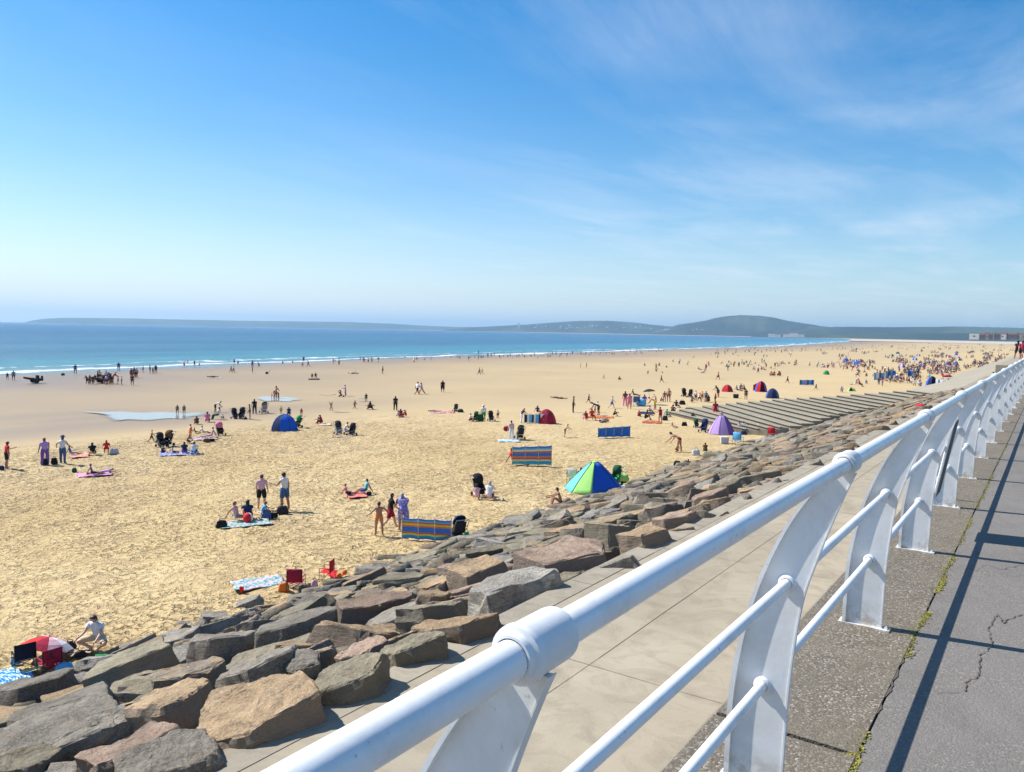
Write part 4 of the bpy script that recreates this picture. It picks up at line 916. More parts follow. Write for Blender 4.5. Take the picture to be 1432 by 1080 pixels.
def bucket(x, y, hpx, col, label):
    p = gp(x, y); h = hpx/pxm(p); t = thing('bucket', tuple(p), 0, label, 'bucket'); mb = MB(); mb.lathe([(0, .01), (.34*h, 0), (.46*h, h), (.49*h, h), (.49*h, h*.95), (.42*h, h*.94), (.32*h, .05*h), (0, .05*h)], n=20); link('body', mb.mesh('body', mats(col), True), t)
    mb = MB(); mb.tube([(.46*h*math.cos(a), 0, h+.4*h*math.sin(a)) for a in np.linspace(0, PI, 10)], .03*h, 6); link('handle', mb.mesh('handle', mats('white')), t); return t
def coolbox(x, y, wpx, hpx, col, label, lid='white'):
    p = gp(x, y); k = 1/pxm(p); w, h = wpx*k, hpx*k; t = thing('cool_box', (p[0], p[1], p[2]-.01), facing(p[0], p[1], 12), label, 'cool box'); mb = MB(); mb.add([(sx*w/2*q, sy*w*.32*q, zz) for zz, q in ((0, .9), (h*.8, 1)) for sx, sy in ((-1, -1), (1, -1), (1, 1), (-1, 1))], [(0, 3, 2, 1), (4, 5, 6, 7)]+[(i, (i+1) % 4, 4+(i+1) % 4, 4+i) for i in range(4)]); link('body', mb.mesh('body', mats(col)), t)
    mb = MB(); mb.box((0, 0, h*.87), (w*1.04, w*.68, h*.14)); link('lid', mb.mesh('lid', mats(lid)), t); mb = MB(); mb.tube([(-w*.5, 0, h*.7), (-w*.35, 0, h*1.15), (w*.35, 0, h*1.15), (w*.5, 0, h*.7)], .02*w+.005, 6); link('handle', mb.mesh('handle', mats('ltgrey')), t); return t
def board(x, y, z, lpx, col, label, fdeg=90):
    p = gp(x, y); l = lpx/pxm(p); n = 14; mb = MB(); vs = []
    for i in range(n+1):
        u = i/n*2-1; w = .26*(1-abs(u)**2.6)**.6+.01; vs += [(u*l/2, -w, .02+.08*u*u), (u*l/2, w, .02+.08*u*u), (u*l/2, w*.9, -.03+.08*u*u), (u*l/2, -w*.9, -.03+.08*u*u)]
    mb.add(vs, [(i*4+k, i*4+(k+1) % 4, i*4+4+(k+1) % 4, i*4+4+k) for i in range(n) for k in range(4)]+[(0, 3, 2, 1), (4*n, 4*n+1, 4*n+2, 4*n+3)]); return tag(link('bodyboard', mb.mesh('board', mats(col), True), None, (p[0], p[1], p[2]+z), facing(p[0], p[1], 0)), label, 'board')
def ps(x, y, hpx, pose_, fdeg, skin, hair, wear, label, long_=False, hat=None, group=None, z=0):
    """person at the pixel of the feet or seat, hpx tall in the photo"""
    p = gp(x, y); nom = pose(pose_)['h']; s = hpx/pxm(p)/nom; s = max(.5, min(1.12, s)); s = s if s > .93 or s < .8 else s
    return person(p[0], p[1], p[2]+z, 1, pose_, fdeg, skin, hair, wear, label, group, long_, hat, s)
def mp(x, y, hpx, pose_, fdeg, top, bot, label, group, skin='skin2', hair='dark', wade=False):
    p = gp(x, y) if not wade else unz(x, y, SEA); nom = pose(pose_, False)['h']; s = max(.5, min(1.15, hpx/pxm(p)/nom))
    return mini(p[0], p[1], p[2]-(.25 if wade else 0), s, pose_, fdeg, top, bot, label, group, skin, hair)
# ------------------------------------------------------------------ who and what is on the sand (pixel positions give the spot on the sand)
def T(c): return [('tshirt', c)]
# near left corner
parasol(62, 918, 34, 27, ['red', 'crimson', 'palepink', 'white', 'red', 'red', 'palepink', 'crimson'], (.12, -.25), 'low red and white beach parasol beside two camp chairs', low=-.1)
camp_chair(34, 936, 41, 'ink', 190, 'dark navy camp chair under the red parasol in the bottom left corner')
camp_chair(70, 943, 40, 'crimson', 200, 'dark red camp chair with a seated person, right of the navy chair')
q = ps(70, 946, 34, 'chair', 205, 'skin2', 'dark', [('tshirt', 'crimson'), ('trunks', 'dark')], 'person in a red top seated low in the dark red camp chair'); 
bag(90, 946, 26, 20, 'sky', 'bright blue beach bag beside the dark red camp chair'); bag(84, 953, 14, 12, 'dkgreen', 'small dark green bag in front of the bright blue bag'); bag(102, 950, 10, 9, 'pink', 'little pink bag right of the bright blue bag')
towel(14, 950, 46, 26, ['turq', 'sky', 'blue', 'white'], 'turquoise and blue striped towel at the left edge by the navy chair', 25)
towel(44, 938, 20, 10, ['cream', 'yellow'], 'crumpled cream towel between the navy and dark red chairs', 60)
ps(138, 907, 51, 'cross', 320, 'skin3', 'brown', [('tshirt', 'white'), ('trunks', 'beige')], 'girl in a white top sitting cross legged alone beside the rocks', long_=True)
towel(152, 919, 26, 9, ['green', 'dkgreen'], 'dark green cloth dropped on the sand above the rocks', 10, name='cloth', cat='cloth')
towel(112, 912, 30, 10, ['brown', 'beige'], 'brown blanket beside the girl sitting cross legged', 20, name='blanket', cat='blanket')
bag(98, 908, 18, 12, 'dark', 'dark bag between the red parasol and the sitting girl'); bag(22, 928, 14, 10, 'sky', 'light blue bag hanging behind the dark navy camp chair'); bag(76, 930, 12, 12, 'ltgrey', 'pale grey bag behind the dark red camp chair'); bag(112, 918, 16, 8, 'black', 'flat black bag on the brown blanket'); bag(118, 926, 10, 6, 'brown', 'small brown bag in front of the brown blanket')
ball(4, 976, 7, 'pink', 'pink ball lying by the rocks at the left edge')
# red chairs
camp_chair(414, 826, 34, 'crimson', 165, 'dark red camp chair with its back to the camera beside a pale blanket')
camp_chair(457, 811, 30, 'red', 250, 'bright red camp chair with a red cloth hanging off it')
towel(468, 805, 14, 9, ['red'], 'bright red cloth trailing from the bright red camp chair', 20, name='cloth', cat='cloth')
towel(362, 816, 68, 14, ['ltgrey', 'ltgrey', 'grey', 'palepink', 'teal'], 'pale patterned blanket spread left of the two red camp chairs', 15, name='blanket', cat='blanket')
bag(397, 827, 16, 13, 'orange', 'orange red bag at the left foot of the dark red camp chair'); bucket(338, 828, 7, 'red', 'red toy bucket at the near left corner of the pale blanket')
ball(474, 808, 3.5, 'orange', 'small brown orange ball lying nearest to the bright red chair'); ball(482, 804, 3.8, 'orange', 'small orange ball lying farther right of the bright red chair'); bag(440, 822, 10, 12, 'palepink', 'pale pink bag between the two red camp chairs')
# family group in the middle
towel(342, 733, 70, 9, ['ltgrey', 'teal', 'grey', 'beige'], 'pale grey and teal blanket under the seated family', 10, name='blanket', cat='blanket')
ps(366, 712, 49, 'stand', 170, 'skin3', 'brown', [('tshirt', 'palepink'), ('trunks', 'black')], 'man in a pink shirt and black shorts standing behind the seated family')
ps(398, 713, 53, 'stand2', 230, 'skin2', 'dark', [('vest', 'white'), ('dress', 'grey')][:1]+[('trunks', 'denim')], 'dark haired woman in a white top and dark shorts standing beside a bag')
ps(331, 729, 28, 'sit', 60, 'skin2', 'red', [('vest', 'palepink'), ('briefs', 'white')], 'red haired woman seated at the left of the family blanket', long_=True)
ps(347, 728, 28, 'knees', 185, 'skin2', 'dark', [('tshirt', 'navy'), ('trunks', 'crimson')], 'dark haired child in a navy top seated with back to the camera', long_=True)
ps(366, 725, 24, 'kneel', 90, 'skin2', 'brown', [('tshirt', 'sky'), ('trunks', 'white')], 'child in a light blue top kneeling before the standing man')
ball(347, 731, 7, 'red', 'red and white ball in front of the navy topped child'); bag(310, 738, 16, 11, 'black', 'black box shaped bag at the left end of the family blanket'); bag(373, 725, 14, 13, 'denim', 'denim blue bag on the family blanket beside the kneeling child'); bag(395, 719, 17, 12, 'dark', 'dark bag at the feet of the dark haired woman')
bag(383, 724, 12, 8, 'black', 'low black bag at the right end of the family blanket')
# small group right of centre
ps(485, 693, 17, 'sit', 90, 'skin2', 'brown', [('tshirt', 'pink'), ('trunks', 'navy')], 'child in a pink top and navy bottoms sitting left of the turquoise top')
ps(511, 690, 21, 'sit', 280, 'skin2', 'dark', [('tshirt', 'turq'), ('trunks', 'denim')], 'person in a turquoise top sitting on the open sand')
towel(498, 693, 26, 7, ['orange', 'pink'], 'orange pink towel between the pink and turquoise tops', 10); bag(516, 692, 8, 5, 'black', 'small black bag right of the turquoise topped sitter')
# three by the striped windbreak
ps(530, 748, 47, 'hips', 200, 'skin2', 'brown', [('briefs', 'orange')], 'bare chested boy with hand on hip left of the striped windbreak')
ps(546, 739, 50, 'walk', 100, 'skin3', 'dark', [('tshirt', 'black'), ('trunks', 'crimson')], 'woman in a black top striding behind the bare chested boy')
ps(564, 741, 50, 'stoop', 190, 'skin2', 'grey', [('dress', 'floral'), ('tshirt', 'floral')], 'grey haired woman in a purple floral dress by the striped windbreak')
S_ = ['wblue', 'teal', 'yellow', 'wred', 'wblue', 'wblue', 'wblue', 'orange', 'yellow', 'wred', 'wsky', 'wblue']
windbreak((562, 755), (631, 760), 33, 34, S_, 'blue windbreak with red and yellow stripes nearest to the rocks', 4)
pushchair(640, 757, 40, 'navy', 'dark', 200, 'dark blue pushchair at the right end of the striped windbreak')
towel(662, 753, 32, 8, ['turq', 'white'], 'turquoise and white towel right of the dark blue pushchair', 5); bag(652, 752, 9, 9, 'green', 'green bag on the turquoise towel'); ball(676, 746, 2.5, 'crimson', 'tiny dark red ball beyond the turquoise towel')
# two women with a pushchair
pushchair(671, 694, 32, 'black', 'black', 30, 'black pushchair behind the two women sitting close together')
ps(667, 699, 22, 'knees', 190, 'skin3', 'dark', [('swimsuit', 'palepink')], 'woman in pale pink sitting in front of the black pushchair', long_=True)
ps(684, 700, 27, 'knees', 170, 'skin3', 'grey', [('tshirt', 'white'), ('trunks', 'palepink')], 'woman in a white shirt sitting right of the woman in pale pink')
# second striped windbreak
windbreak((716, 651), (771, 652), 27, 30, ['wsky', 'teal', 'cream', 'wred', 'orange', 'wblue', 'wblue', 'wred', 'cream', 'wsky', 'wblue'], 'blue red and cream striped windbreak alone on the open sand', 4)
ps(718, 650, 28, 'sit', 90, 'skin2', 'red', [('tshirt', 'red'), ('trunks', 'yellow')], 'person in red sitting at the left end of the lone striped windbreak'); bag(757, 647, 6, 8, 'orange', 'orange bag behind the lone striped windbreak')
# seated man, green tent
ps(784, 707, 26, 'knees', 275, 'skin2', 'brown', [('briefs', 'brown')], 'bare chested man hugging his knees at the edge of the rocks')
t = thing('beach_tent', tuple(gp(826, 690)), 0, 'green turquoise and blue pop up tent near the rocks', 'tent')
def px_tent(t, base, apex_h, groups):
    p0 = V3(t.location); p = gp(826, 690); k = pxm(p); B = [V3(gp(*b_))-p0 for b_ in base]; cx = sum(B, Vector())/len(B); A1 = cx+Vector((0, 0, apex_h/k))
    for (idx, nm, colr) in groups:
        mb = MB(); a, b_ = B[idx], B[(idx+1) % len(B)]; n = 7; vs = []
        for i in range(n+1):
            u = i/n; zz = .12*math.sin(u*PI/2)+.88*u; rr = .15+.85*(.92*(1-u)+.08*math.cos(u*PI/2))
            for j in range(n+1):
                q = a.lerp(b_, j/n); q = q+(q-cx)*.03*math.sin(PI*j/n); v = cx.lerp(q, rr); v.z = q.z+(A1.z-q.z)*zz; vs.append(v)
        mb.add(vs, [(i*(n+1)+j, i*(n+1)+j+1, (i+1)*(n+1)+j+1, (i+1)*(n+1)+j) for i in range(n) for j in range(n)]); o = link(nm, mb.mesh(nm, mats(colr), True), t); o.modifiers.new('s', 'SOLIDIFY').thickness = .01
        mb = MB(); mb.tube([vs[i*(n+1)]*1.0 for i in range(n+1)], .02, 6); link('rib', mb.mesh('rib', mats('dkgreen')), t)
    mb = MB(); mb.lathe([(0, .04), (.13, .03), (.16, -.03), (.15, -.05)], tuple(A1+Vector((0, 0, .02))), 10); link('cap', mb.mesh('cap', mats('lime'), True), t)
px_tent(t, [(799, 690), (828, 692), (867, 685), (866, 677), (834, 670), (789, 681)], 37, [(0, 'front_panel', 'lime'), (1, 'side_panel', 'blue'), (2, 'side_panel', 'blue'), (3, 'back_panel', 'navy'), (4, 'back_panel', 'lime'), (5, 'side_panel', 'turq')])
mb = MB(); b0 = V3(gp(792, 688))-V3(t.location)
camp_chair(801, 676, 22, 'ltgrey', 160, 'light grey camp chair behind the left side of the green tent')
ps(812, 677, 24, 'chair', 180, 'skin4', 'dark', [('tshirt', 'dark'), ('trunks', 'dark')], 'dark haired person sitting behind the green and blue tent')
pushchair(860, 678, 28, 'dkgreen', 'green', 330, 'dark green pushchair right of the green and blue tent'); bag(871, 673, 18, 11, 'lime', 'lime green bag behind the dark green pushchair'); towel(868, 684, 26, 8, ['sky', 'white'], 'light blue and white towel at the right foot of the green tent', 15)
# blue windbreak and around
windbreak((836, 613), (881, 612), 15, 17, ['wblue', 'wblue', 'wblue', 'wblue'], 'plain bright blue windbreak on the open sand', 5, .25, vertical=False)
ps(790, 611, 18, 'stoop', 120, 'skin2', 'brown', [('briefs', 'navy')], 'small bare chested child standing left of the bright blue windbreak')
ps(715, 615, 27, 'stand', 200, 'skin3', 'dark', [('tshirt', 'palepink'), ('trousers', 'white')], 'woman in a pink top and white trousers beside a green pushchair')
pushchair(727, 614, 21, 'dkgreen', 'dark', 200, 'dark green pushchair beside the woman in white trousers'); bag(708, 602, 9, 6, 'crimson', 'dark red bag left of the woman in white trousers')
towel(712, 617, 30, 3, ['sky', 'white'], 'pale blue towel at the feet of the woman in white trousers', 0)
# dark red dome with checked windbreak
dome_tent(764, 592, 28, 20, ['crimson', 'crimson', 'red', 'crimson'], 'dark red dome tent behind the checked windbreak', 160)
windbreak((733, 592), (765, 593), 13, 15, ['navy', 'white', 'sky', 'navy', 'white', 'sky', 'navy', 'white', 'sky', 'navy'], 'navy and white checked windbreak in front of the dark red dome', 5, .1, vertical=True)
ps(729, 591, 20, 'stoop', 120, 'skin2', 'dark', [('tshirt', 'dark'), ('trousers', 'white')], 'person in a dark top and white trousers left of the checked windbreak')
# dark group with white shirt
ps(676, 589, 22, 'stand', 185, 'skin2', 'dark', [('tshirt', 'white'), ('trunks', 'green')], 'person in a white shirt standing between two dark pushchairs', hat='cream')
pushchair(687, 589, 15, 'black', 'dark', 20, 'black pushchair right of the person in the white shirt'); pushchair(665, 589, 14, 'dkgreen', 'dkgreen', 340, 'dark green pushchair left of the person in the white shirt')
ps(656, 590, 12, 'knees', 120, 'skin2', 'dark', [('tshirt', 'palepink'), ('trunks', 'dark')], 'child in pale pink sitting left of the dark green pushchair'); bag(672, 589, 10, 10, 'dkgreen', 'dark green bag between the two dark pushchairs')
pushchair(637, 576, 12, 'black', 'dark', 200, 'black pushchair at the end of a long red towel'); towel(619, 577, 34, 3, ['crimson', 'palepink'], 'long red towel left of the lone black pushchair', 0); mp(606, 576, 3, 'lie', 90, 'navy', 'navy', 'person lying at the far left end of the long red towel', None); bag(644, 577, 9, 5, 'dark', 'dark bag right of the lone black pushchair')
# black figure and red trio
ps(553, 574, 20, 'stand', 180, 'skin2', 'dark', [('tshirt', 'black'), ('trousers', 'black')], 'figure all in black standing behind three seated people', long_=True)
mp(555, 583, 9, 'knees', 60, 'white', 'palepink', 'seated person in white, leftmost of the trio below the black figure', None); mp(561, 583, 11, 'knees', 200, 'crimson', 'crimson', 'seated person in dark red, middle of the trio below the black figure', None); mp(568, 583, 10, 'knees', 250, 'red', 'orange', 'seated person in orange red, rightmost of the trio below the black figure', None)
ps(619, 549, 17, 'stand', 180, 'skin2', 'dark', [('dress', 'black'), ('tshirt', 'black')], 'lone figure in a black dress standing on the smooth sand')
mp(583.5, 552, 18, 'walk', 120, 'white', 'black', 'walker in a white top and black shorts, left of a strolling pair', None); mp(589.5, 551, 16, 'walk', 240, 'ltgrey', 'palepink', 'walker in pale clothes, right of a strolling pair', None)
mp(670, 524, 10, 'walk', 90, 'bare', 'navy', 'left of two small walkers on the smooth sand', None, skin='skin4'); mp(673.7, 523, 9, 'walk', 90, 'beige', 'beige', 'right of two small walkers on the smooth sand', None)
mp(535, 523, 11, 'stand', 100, 'dkgreen', 'dark', 'single dark green clad walker on the smooth sand below the surf', None)
# blue tent group
dome_tent(398, 601, 38, 22, ['blue', 'blue', 'blue', 'navy'], 'royal blue dome tent left of centre', 0, opening=0)
ps(404, 585, 16, 'stand', 180, 'skin2', 'brown', [('tshirt', 'navy'), ('trunks', 'navy')], 'adult in navy standing behind the royal blue dome tent'); mp(393, 579, 10, 'stand', 180, 'yellow', 'green', 'small child in yellow behind the royal blue dome tent', None)
pushchair(416, 598, 18, 'green', 'dkgreen', 300, 'green pushchair right of the royal blue dome tent'); mp(421.5, 582, 11, 'stand', 180, 'red', 'red', 'small child in red beyond the green pushchair', None)
mp(443, 593, 10, 'knees', 100, 'white', 'red', 'seated person in white and red, left of a sitting pair', None); mp(450, 593, 13, 'knees', 250, 'crimson', 'crimson', 'seated person in dark red, right of a sitting pair', None); towel(455, 594, 16, 3, ['beige'], 'beige towel right of the sitting red pair', 0)
pushchair(474, 608, 20, 'dark', 'grey', 20, 'grey pushchair left of the crouching white shirt'); mp(482, 606, 16, 'kneel', 90, 'white', 'white', 'crouching person in white between the grey pushchair and a dark one', None); pushchair(492, 609, 18, 'black', 'dark', 330, 'dark pushchair right of the crouching white shirt'); towel(480, 611, 30, 3, ['brown', 'beige'], 'brown towel in front of the crouching white shirt', 0)
pushchair(477, 555, 10, 'dark', 'dark', 90, 'small dark pushchair beside a purple shirt on the smooth sand'); mp(483, 554, 16, 'stand2', 270, 'lilac', 'lilac', 'person in lilac beside the small dark pushchair', None)
mp(512, 562, 12, 'stand', 180, 'black', 'dark', 'person in black standing above a dark resting pair', None); mp(515, 573, 12, 'knees', 100, 'dark', 'black', 'dark clad sitter, left of the dark resting pair', None); mp(520, 573, 12, 'knees', 260, 'black', 'dark', 'dark clad sitter, right of the dark resting pair', None); board(506, 562, .4, 12, 'ltgrey', 'pale short board beside the person in black')
mp(496, 572, 12, 'walk', 120, 'brown', 'brown', 'small brown clad child running left of the dark resting pair', None); mp(463, 575, 14, 'up', 200, 'bare', 'beige', 'child carrying a long board overhead', None); board(458, 576, 1.85, 24, 'beige', 'long beige board carried above the head of the child')
mp(436.5, 529, 7, 'chair', 180, 'black', 'black', 'left of the dark pair sitting near the surf', None); mp(441.5, 529, 8, 'chair', 180, 'black', 'dark', 'right of the dark pair sitting near the surf', None); towel(439, 530.5, 15, 1.5, ['dark'], 'dark mat under the pair sitting near the surf', 0)
mp(493, 523, 4, 'lie', 90, 'beige', 'dark', 'sunbather lying on the smooth sand, left of two', None); mp(497.5, 523, 4, 'sit', 90, 'beige', 'crimson', 'sunbather propped up on the smooth sand, right of two', None)
mp(375, 522.5, 5, 'bend', 90, 'palepink', 'white', 'stooping child in pale pink near the surf', None); bag(373, 523, 4, 3, 'dark', 'dark bag by the stooping child near the surf')
# pools and pushchairs left of the blue tent
mp(385, 558, 18, 'stoop', 160, 'bare', 'navy', 'adult stooping over the farther tide pool', None); mp(380, 558, 9, 'stand', 90, 'pink', 'pink', 'small child in pink at the left of the farther tide pool', None); mp(389.5, 558, 12, 'bend', 270, 'bare', 'red', 'bare chested child bending at the farther tide pool', None)
ps(356, 579, 21, 'stand', 200, 'skin2', 'dark', [('tshirt', 'black'), ('trousers', 'dark')], 'adult in black standing left of a grey pushchair by the farther pool'); pushchair(369, 578, 18, 'dark', 'grey', 200, 'grey pushchair by the farther tide pool')
ps(349.5, 587, 22, 'stand', 270, 'skin2', 'dark', [('swimsuit', 'brown')], 'slim child in a brown swimsuit standing in front of the adult in black')
pushchair(329, 586, 16, 'black', 'dark', 30, 'black pushchair, left of a pair standing on the sand'); pushchair(337.5, 586, 17, 'black', 'dark', 330, 'black pushchair, right of a pair standing on the sand'); bag(343, 587, 6, 3, 'black', 'flat black bag right of the pair of black pushchairs')
mp(248, 579, 13, 'stand', 180, 'bare', 'navy', 'left of two children paddling in the nearer tide pool', None, skin='skin4'); mp(257.5, 579, 13, 'stand', 180, 'bare', 'dark', 'right of two children paddling in the nearer tide pool', None, skin='skin4')
ps(301, 577, 16, 'bend', 90, 'skin2', 'dark', [('tshirt', 'white'), ('trunks', 'dark')], 'person in a white top bending above the seated group'); ps(305, 587, 18, 'chair', 250, 'skin2', 'dark', [('tshirt', 'white'), ('trousers', 'dkgreen')], 'person in dark green trousers sitting below the bending white top'); mp(313, 586, 7, 'knees', 270, 'palepink', 'brown', 'small child sitting right of the dark green trousers', None)
ps(290, 591, 15, 'knees', 180, 'skin2', 'dark', [('tshirt', 'pink'), ('trunks', 'pink')], 'person in bright pink sitting at the top of the left group'); mp(276, 594, 12, 'knees', 200, 'brown', 'brown', 'small brown haired child sitting left of the bright pink top', None)
pushchair(308, 609, 20, 'pink', 'black', 20, 'pushchair with a pink hood at the right of the left group'); mp(266, 612, 19, 'stand', 120, 'bare', 'orange', 'bare chested child standing in the left group', None, skin='skin')
mp(284, 607, 12, 'sit', 90, 'white', 'ltgrey', 'person in white sitting in the middle of the left group', None); ps(296, 612, 15, 'sit', 270, 'skin3', 'dark', [('tshirt', 'palepink'), ('trousers', 'palepink')], 'person in pale pink sitting left of the pink hooded pushchair'); mp(273, 606, 8, 'sit', 90, 'dark', 'dark', 'dark clad sitter left of the person in white', None)
towel(286, 614, 36, 3.5, ['ltgrey', 'palepink', 'brown'], 'white and brown blanket in the middle of the left group', 5, name='blanket', cat='blanket'); bag(289, 618, 10, 5, 'brown', 'brown bag on the white and brown blanket'); bag(296, 617, 9, 4, 'black', 'black bag on the white and brown blanket')
mp(212, 618, 17, 'walk', 90, 'bare', 'brown', 'small bare chested child walking at the left of the group', None, skin='skin'); ball(219.5, 619, 2.2, 'green', 'small green ball behind the walking bare chested child')
pushchair(226, 625, 21, 'black', 'dark', 30, 'black pushchair, left one at the corner of the lilac blanket'); pushchair(234, 624, 23, 'brown', 'black', 320, 'brown hooded pushchair at the corner of the lilac blanket')
towel(250, 635, 50, 5, ['lilac', 'ltgrey', 'denim', 'denim'], 'lilac and white blanket at the near edge of the left group', 3, name='blanket', cat='blanket')
mp(227, 634, 10, 'knees', 150, 'navy', 'navy', 'navy clad sitter at the left end of the lilac blanket', None); mp(242, 634, 11, 'sit', 90, 'ltgrey', 'denim', 'person with denim legs stretched out on the lilac blanket', None)
ps(258, 635, 17, 'knees', 180, 'skin2', 'dark', [('tshirt', 'navy'), ('trunks', 'purple')], 'dark haired person in navy sitting on the lilac blanket'); ps(271, 635, 17, 'knees', 170, 'skin2', 'brown', [('tshirt', 'white'), ('trunks', 'sky')], 'brown haired person in white at the right end of the lilac blanket', long_=True)
mp(262, 620, 12, 'kneel', 90, 'brown', 'brown', 'brown clad child kneeling just above the lilac blanket', None)
# far left foreground
ps(10, 655, 38, 'stand2', 100, 'skin2', 'dark', [('tshirt', 'red'), ('trunks', 'black')], 'person in a red shirt and black shorts at the left edge')
ps(63, 650, 38, 'stand', 200, 'skin2', 'red', [('tshirt', 'lilac'), ('trousers', 'purple')], 'red haired woman in lilac standing left of the white shirted man')
ps(88, 648, 38, 'hips', 150, 'skin2', 'brown', [('tshirt', 'white'), ('trousers', 'denim')], 'person in a white shirt and blue jeans with hands on hips', hat='denim')
bag(62, 650, 10, 9, 'black', 'black bag at the feet of the woman in lilac'); bag(76, 649, 9, 9, 'black', 'black bag between the woman in lilac and the white shirt'); bag(2, 657, 8, 6, 'navy', 'navy bag cut by the left edge of the photo')
ps(99, 637, 15, 'sit', 90, 'skin2', 'brown', [('tshirt', 'denim'), ('trunks', 'lilac')], 'child in denim blue sitting right of the blue jeans'); towel(112, 638, 22, 4, ['orange', 'palepink'], 'orange towel beside the child in denim blue', 0)
ps(130, 637, 18, 'knees', 190, 'skin2', 'dark', [('tshirt', 'black'), ('trunks', 'beige')], 'person in black sitting left of the red seated figure'); ps(149, 635, 20, 'chair', 180, 'skin2', 'red', [('tshirt', 'red'), ('trunks', 'crimson')], 'large figure in red seated right of the person in black'); bag(160, 635, 12, 8, 'ltgrey', 'pale grey bag right of the large figure in red')
towel(131, 664, 42, 5, ['pink', 'palepink', 'lilac'], 'bright pink towel on the open sand at the left', 5); ps(129, 665, 17, 'sit', 90, 'skin2', 'dark', [('swimsuit', 'purple'), ('trunks', 'navy')], 'woman in dark purple sitting on the bright pink towel'); ps(143, 663, 8, 'prone', 90, 'skin2', 'fair', [('swimsuit', 'lilac')], 'child in lilac lying on the bright pink towel'); bag(104, 660, 7, 6, 'dkgreen', 'small dark green bag left of the bright pink towel')
# lumpy heap of wet sand dug by children
# shoreline left
def boat(x, y, w, label):
    p = gp(x, y); k = 1/pxm(p); L_ = w*k; t = thing('boat', (p[0], p[1], p[2]), facing(p[0], p[1], 0)+.25, label, 'boat'); n = 10; mb = MB(); vs = []
    for i in range(n+1):
        u = i/n; ww = .85*(1-max(0, u-.45)**2*3.0); z = .75+.35*u*u
        vs += [(-L_/2+L_*u, -max(.06, ww), z), (-L_/2+L_*u, max(.06, ww), z), (-L_/2+L_*u, max(.03, ww*.6), .35+.45*u*u), (-L_/2+L_*u, -max(.03, ww*.6), .35+.45*u*u)]
    mb.add(vs, [(i*4+q_, i*4+(q_+1) % 4, i*4+4+(q_+1) % 4, i*4+4+q_) for i in range(n) for q_ in range(4)]+[(0, 3, 2, 1), (4*n, 4*n+1, 4*n+2, 4*n+3)]); link('hull', mb.mesh('hull', mats('dark')), t)
    mb = MB(); mb.box((-L_*.25, 0, 1.0), (L_*.14, .7, .5)); link('console', mb.mesh('console', mats('black')), t); mb = MB(); mb.tube([(-L_*.5, 0, .4), (-L_*.5, 0, 1.15)], .16, 8); link('outboard_motor', mb.mesh('motor', mats('black')), t)
    for s_ in (-1, 1):
        mb = MB(); mb.lathe([(.05, -.12), (.42, -.12), (.42, .12), (.05, .12)], (-L_*.1, s_*.95, .42), 16, axis='X'); mb.v = [(-L_*.1+(v[1]-s_*.95), s_*.95+(v[0]+L_*.1), v[2]) for v in mb.v]; link('wheel', mb.mesh('wheel', [M_rubber]), t)
boat(46, 536, 23, 'dark launch on a wheeled trailer at the water edge on the left'); boat(139, 536, 24, 'dark launch on a trailer hidden by a crowd on the left')
mp(10.5, 531, 10, 'stand', 180, 'dark', 'dark', 'small dark child at the water edge left of the launch', None); mp(19, 532, 14, 'stand', 180, 'denim', 'black', 'person in blue at the water edge left of the launch', None); bag(88, 525, 5, 3, 'dark', 'dark bag lying at the water edge between the two launches')
mp(105.5, 523, 15, 'stand', 180, 'navy', 'dark', 'wader standing alone in the foam between the two launches', None); mp(166, 519, 13, 'stoop', 180, 'navy', 'dark', 'wader standing in the foam behind the crowded launch', None)
r7 = random.Random(9)
for x, y, h in [(122, 537, 12), (126, 537, 13), (130, 537.5, 11), (134, 536, 12), (137, 533, 14), (140, 532, 16), (143, 536, 12), (146, 537, 13), (149, 538, 14), (152, 537, 15), (155, 536, 17), (158, 536, 19), (149, 532, 14)]:
    mp(x, y, h, r7.choice(['stand', 'stoop', 'walk']), r7.uniform(0, 360), r7.choice(['crimson', 'dark', 'navy', 'palepink', 'black', 'lilac']), r7.choice(['dark', 'navy', 'black']), 'one of the people crowding round the launch on the left', 'people crowding round the launch')
mp(165, 538, 12, 'stand', 90, 'brown', 'brown', 'left of two children in brown right of the crowded launch', None); mp(170, 538, 12, 'stand', 90, 'beige', 'brown', 'right of two children in brown right of the crowded launch', None)
mp(185, 539, 15, 'stand', 180, 'dark', 'black', 'dark adult standing nearest, right of the crowded launch', None)
for x, y, h, c in [(184, 529, 14, 'crimson'), (188, 528, 15, 'navy'), (191, 528, 14, 'palepink'), (200, 521, 10, 'navy'), (210, 522, 12, 'dark'), (214, 522, 8, 'navy'), (218, 522, 12, 'navy')]:
    mp(x, y, h, 'stand', r7.uniform(0, 360), c, 'dark', 'one of the people standing at the foam right of the crowded launch', 'people at the foam right of the launch')
mp(297, 528, 4, 'lie', 90, 'dark', 'dark', 'person lying on the wet sand near the surf', None); towel(306, 528, 5, 1.2, ['white'], 'white towel beside the person lying on wet sand', 0)
mp(323, 521, 9, 'walk', 90, 'navy', 'dark', 'left of two small walkers at the foam edge', None); mp(326.5, 521, 9, 'walk', 90, 'palepink', 'dark', 'right of two small walkers at the foam edge', None); mp(353, 522, 9, 'stand', 90, 'dark', 'dark', 'single dark walker on the wet sand below the foam', None)
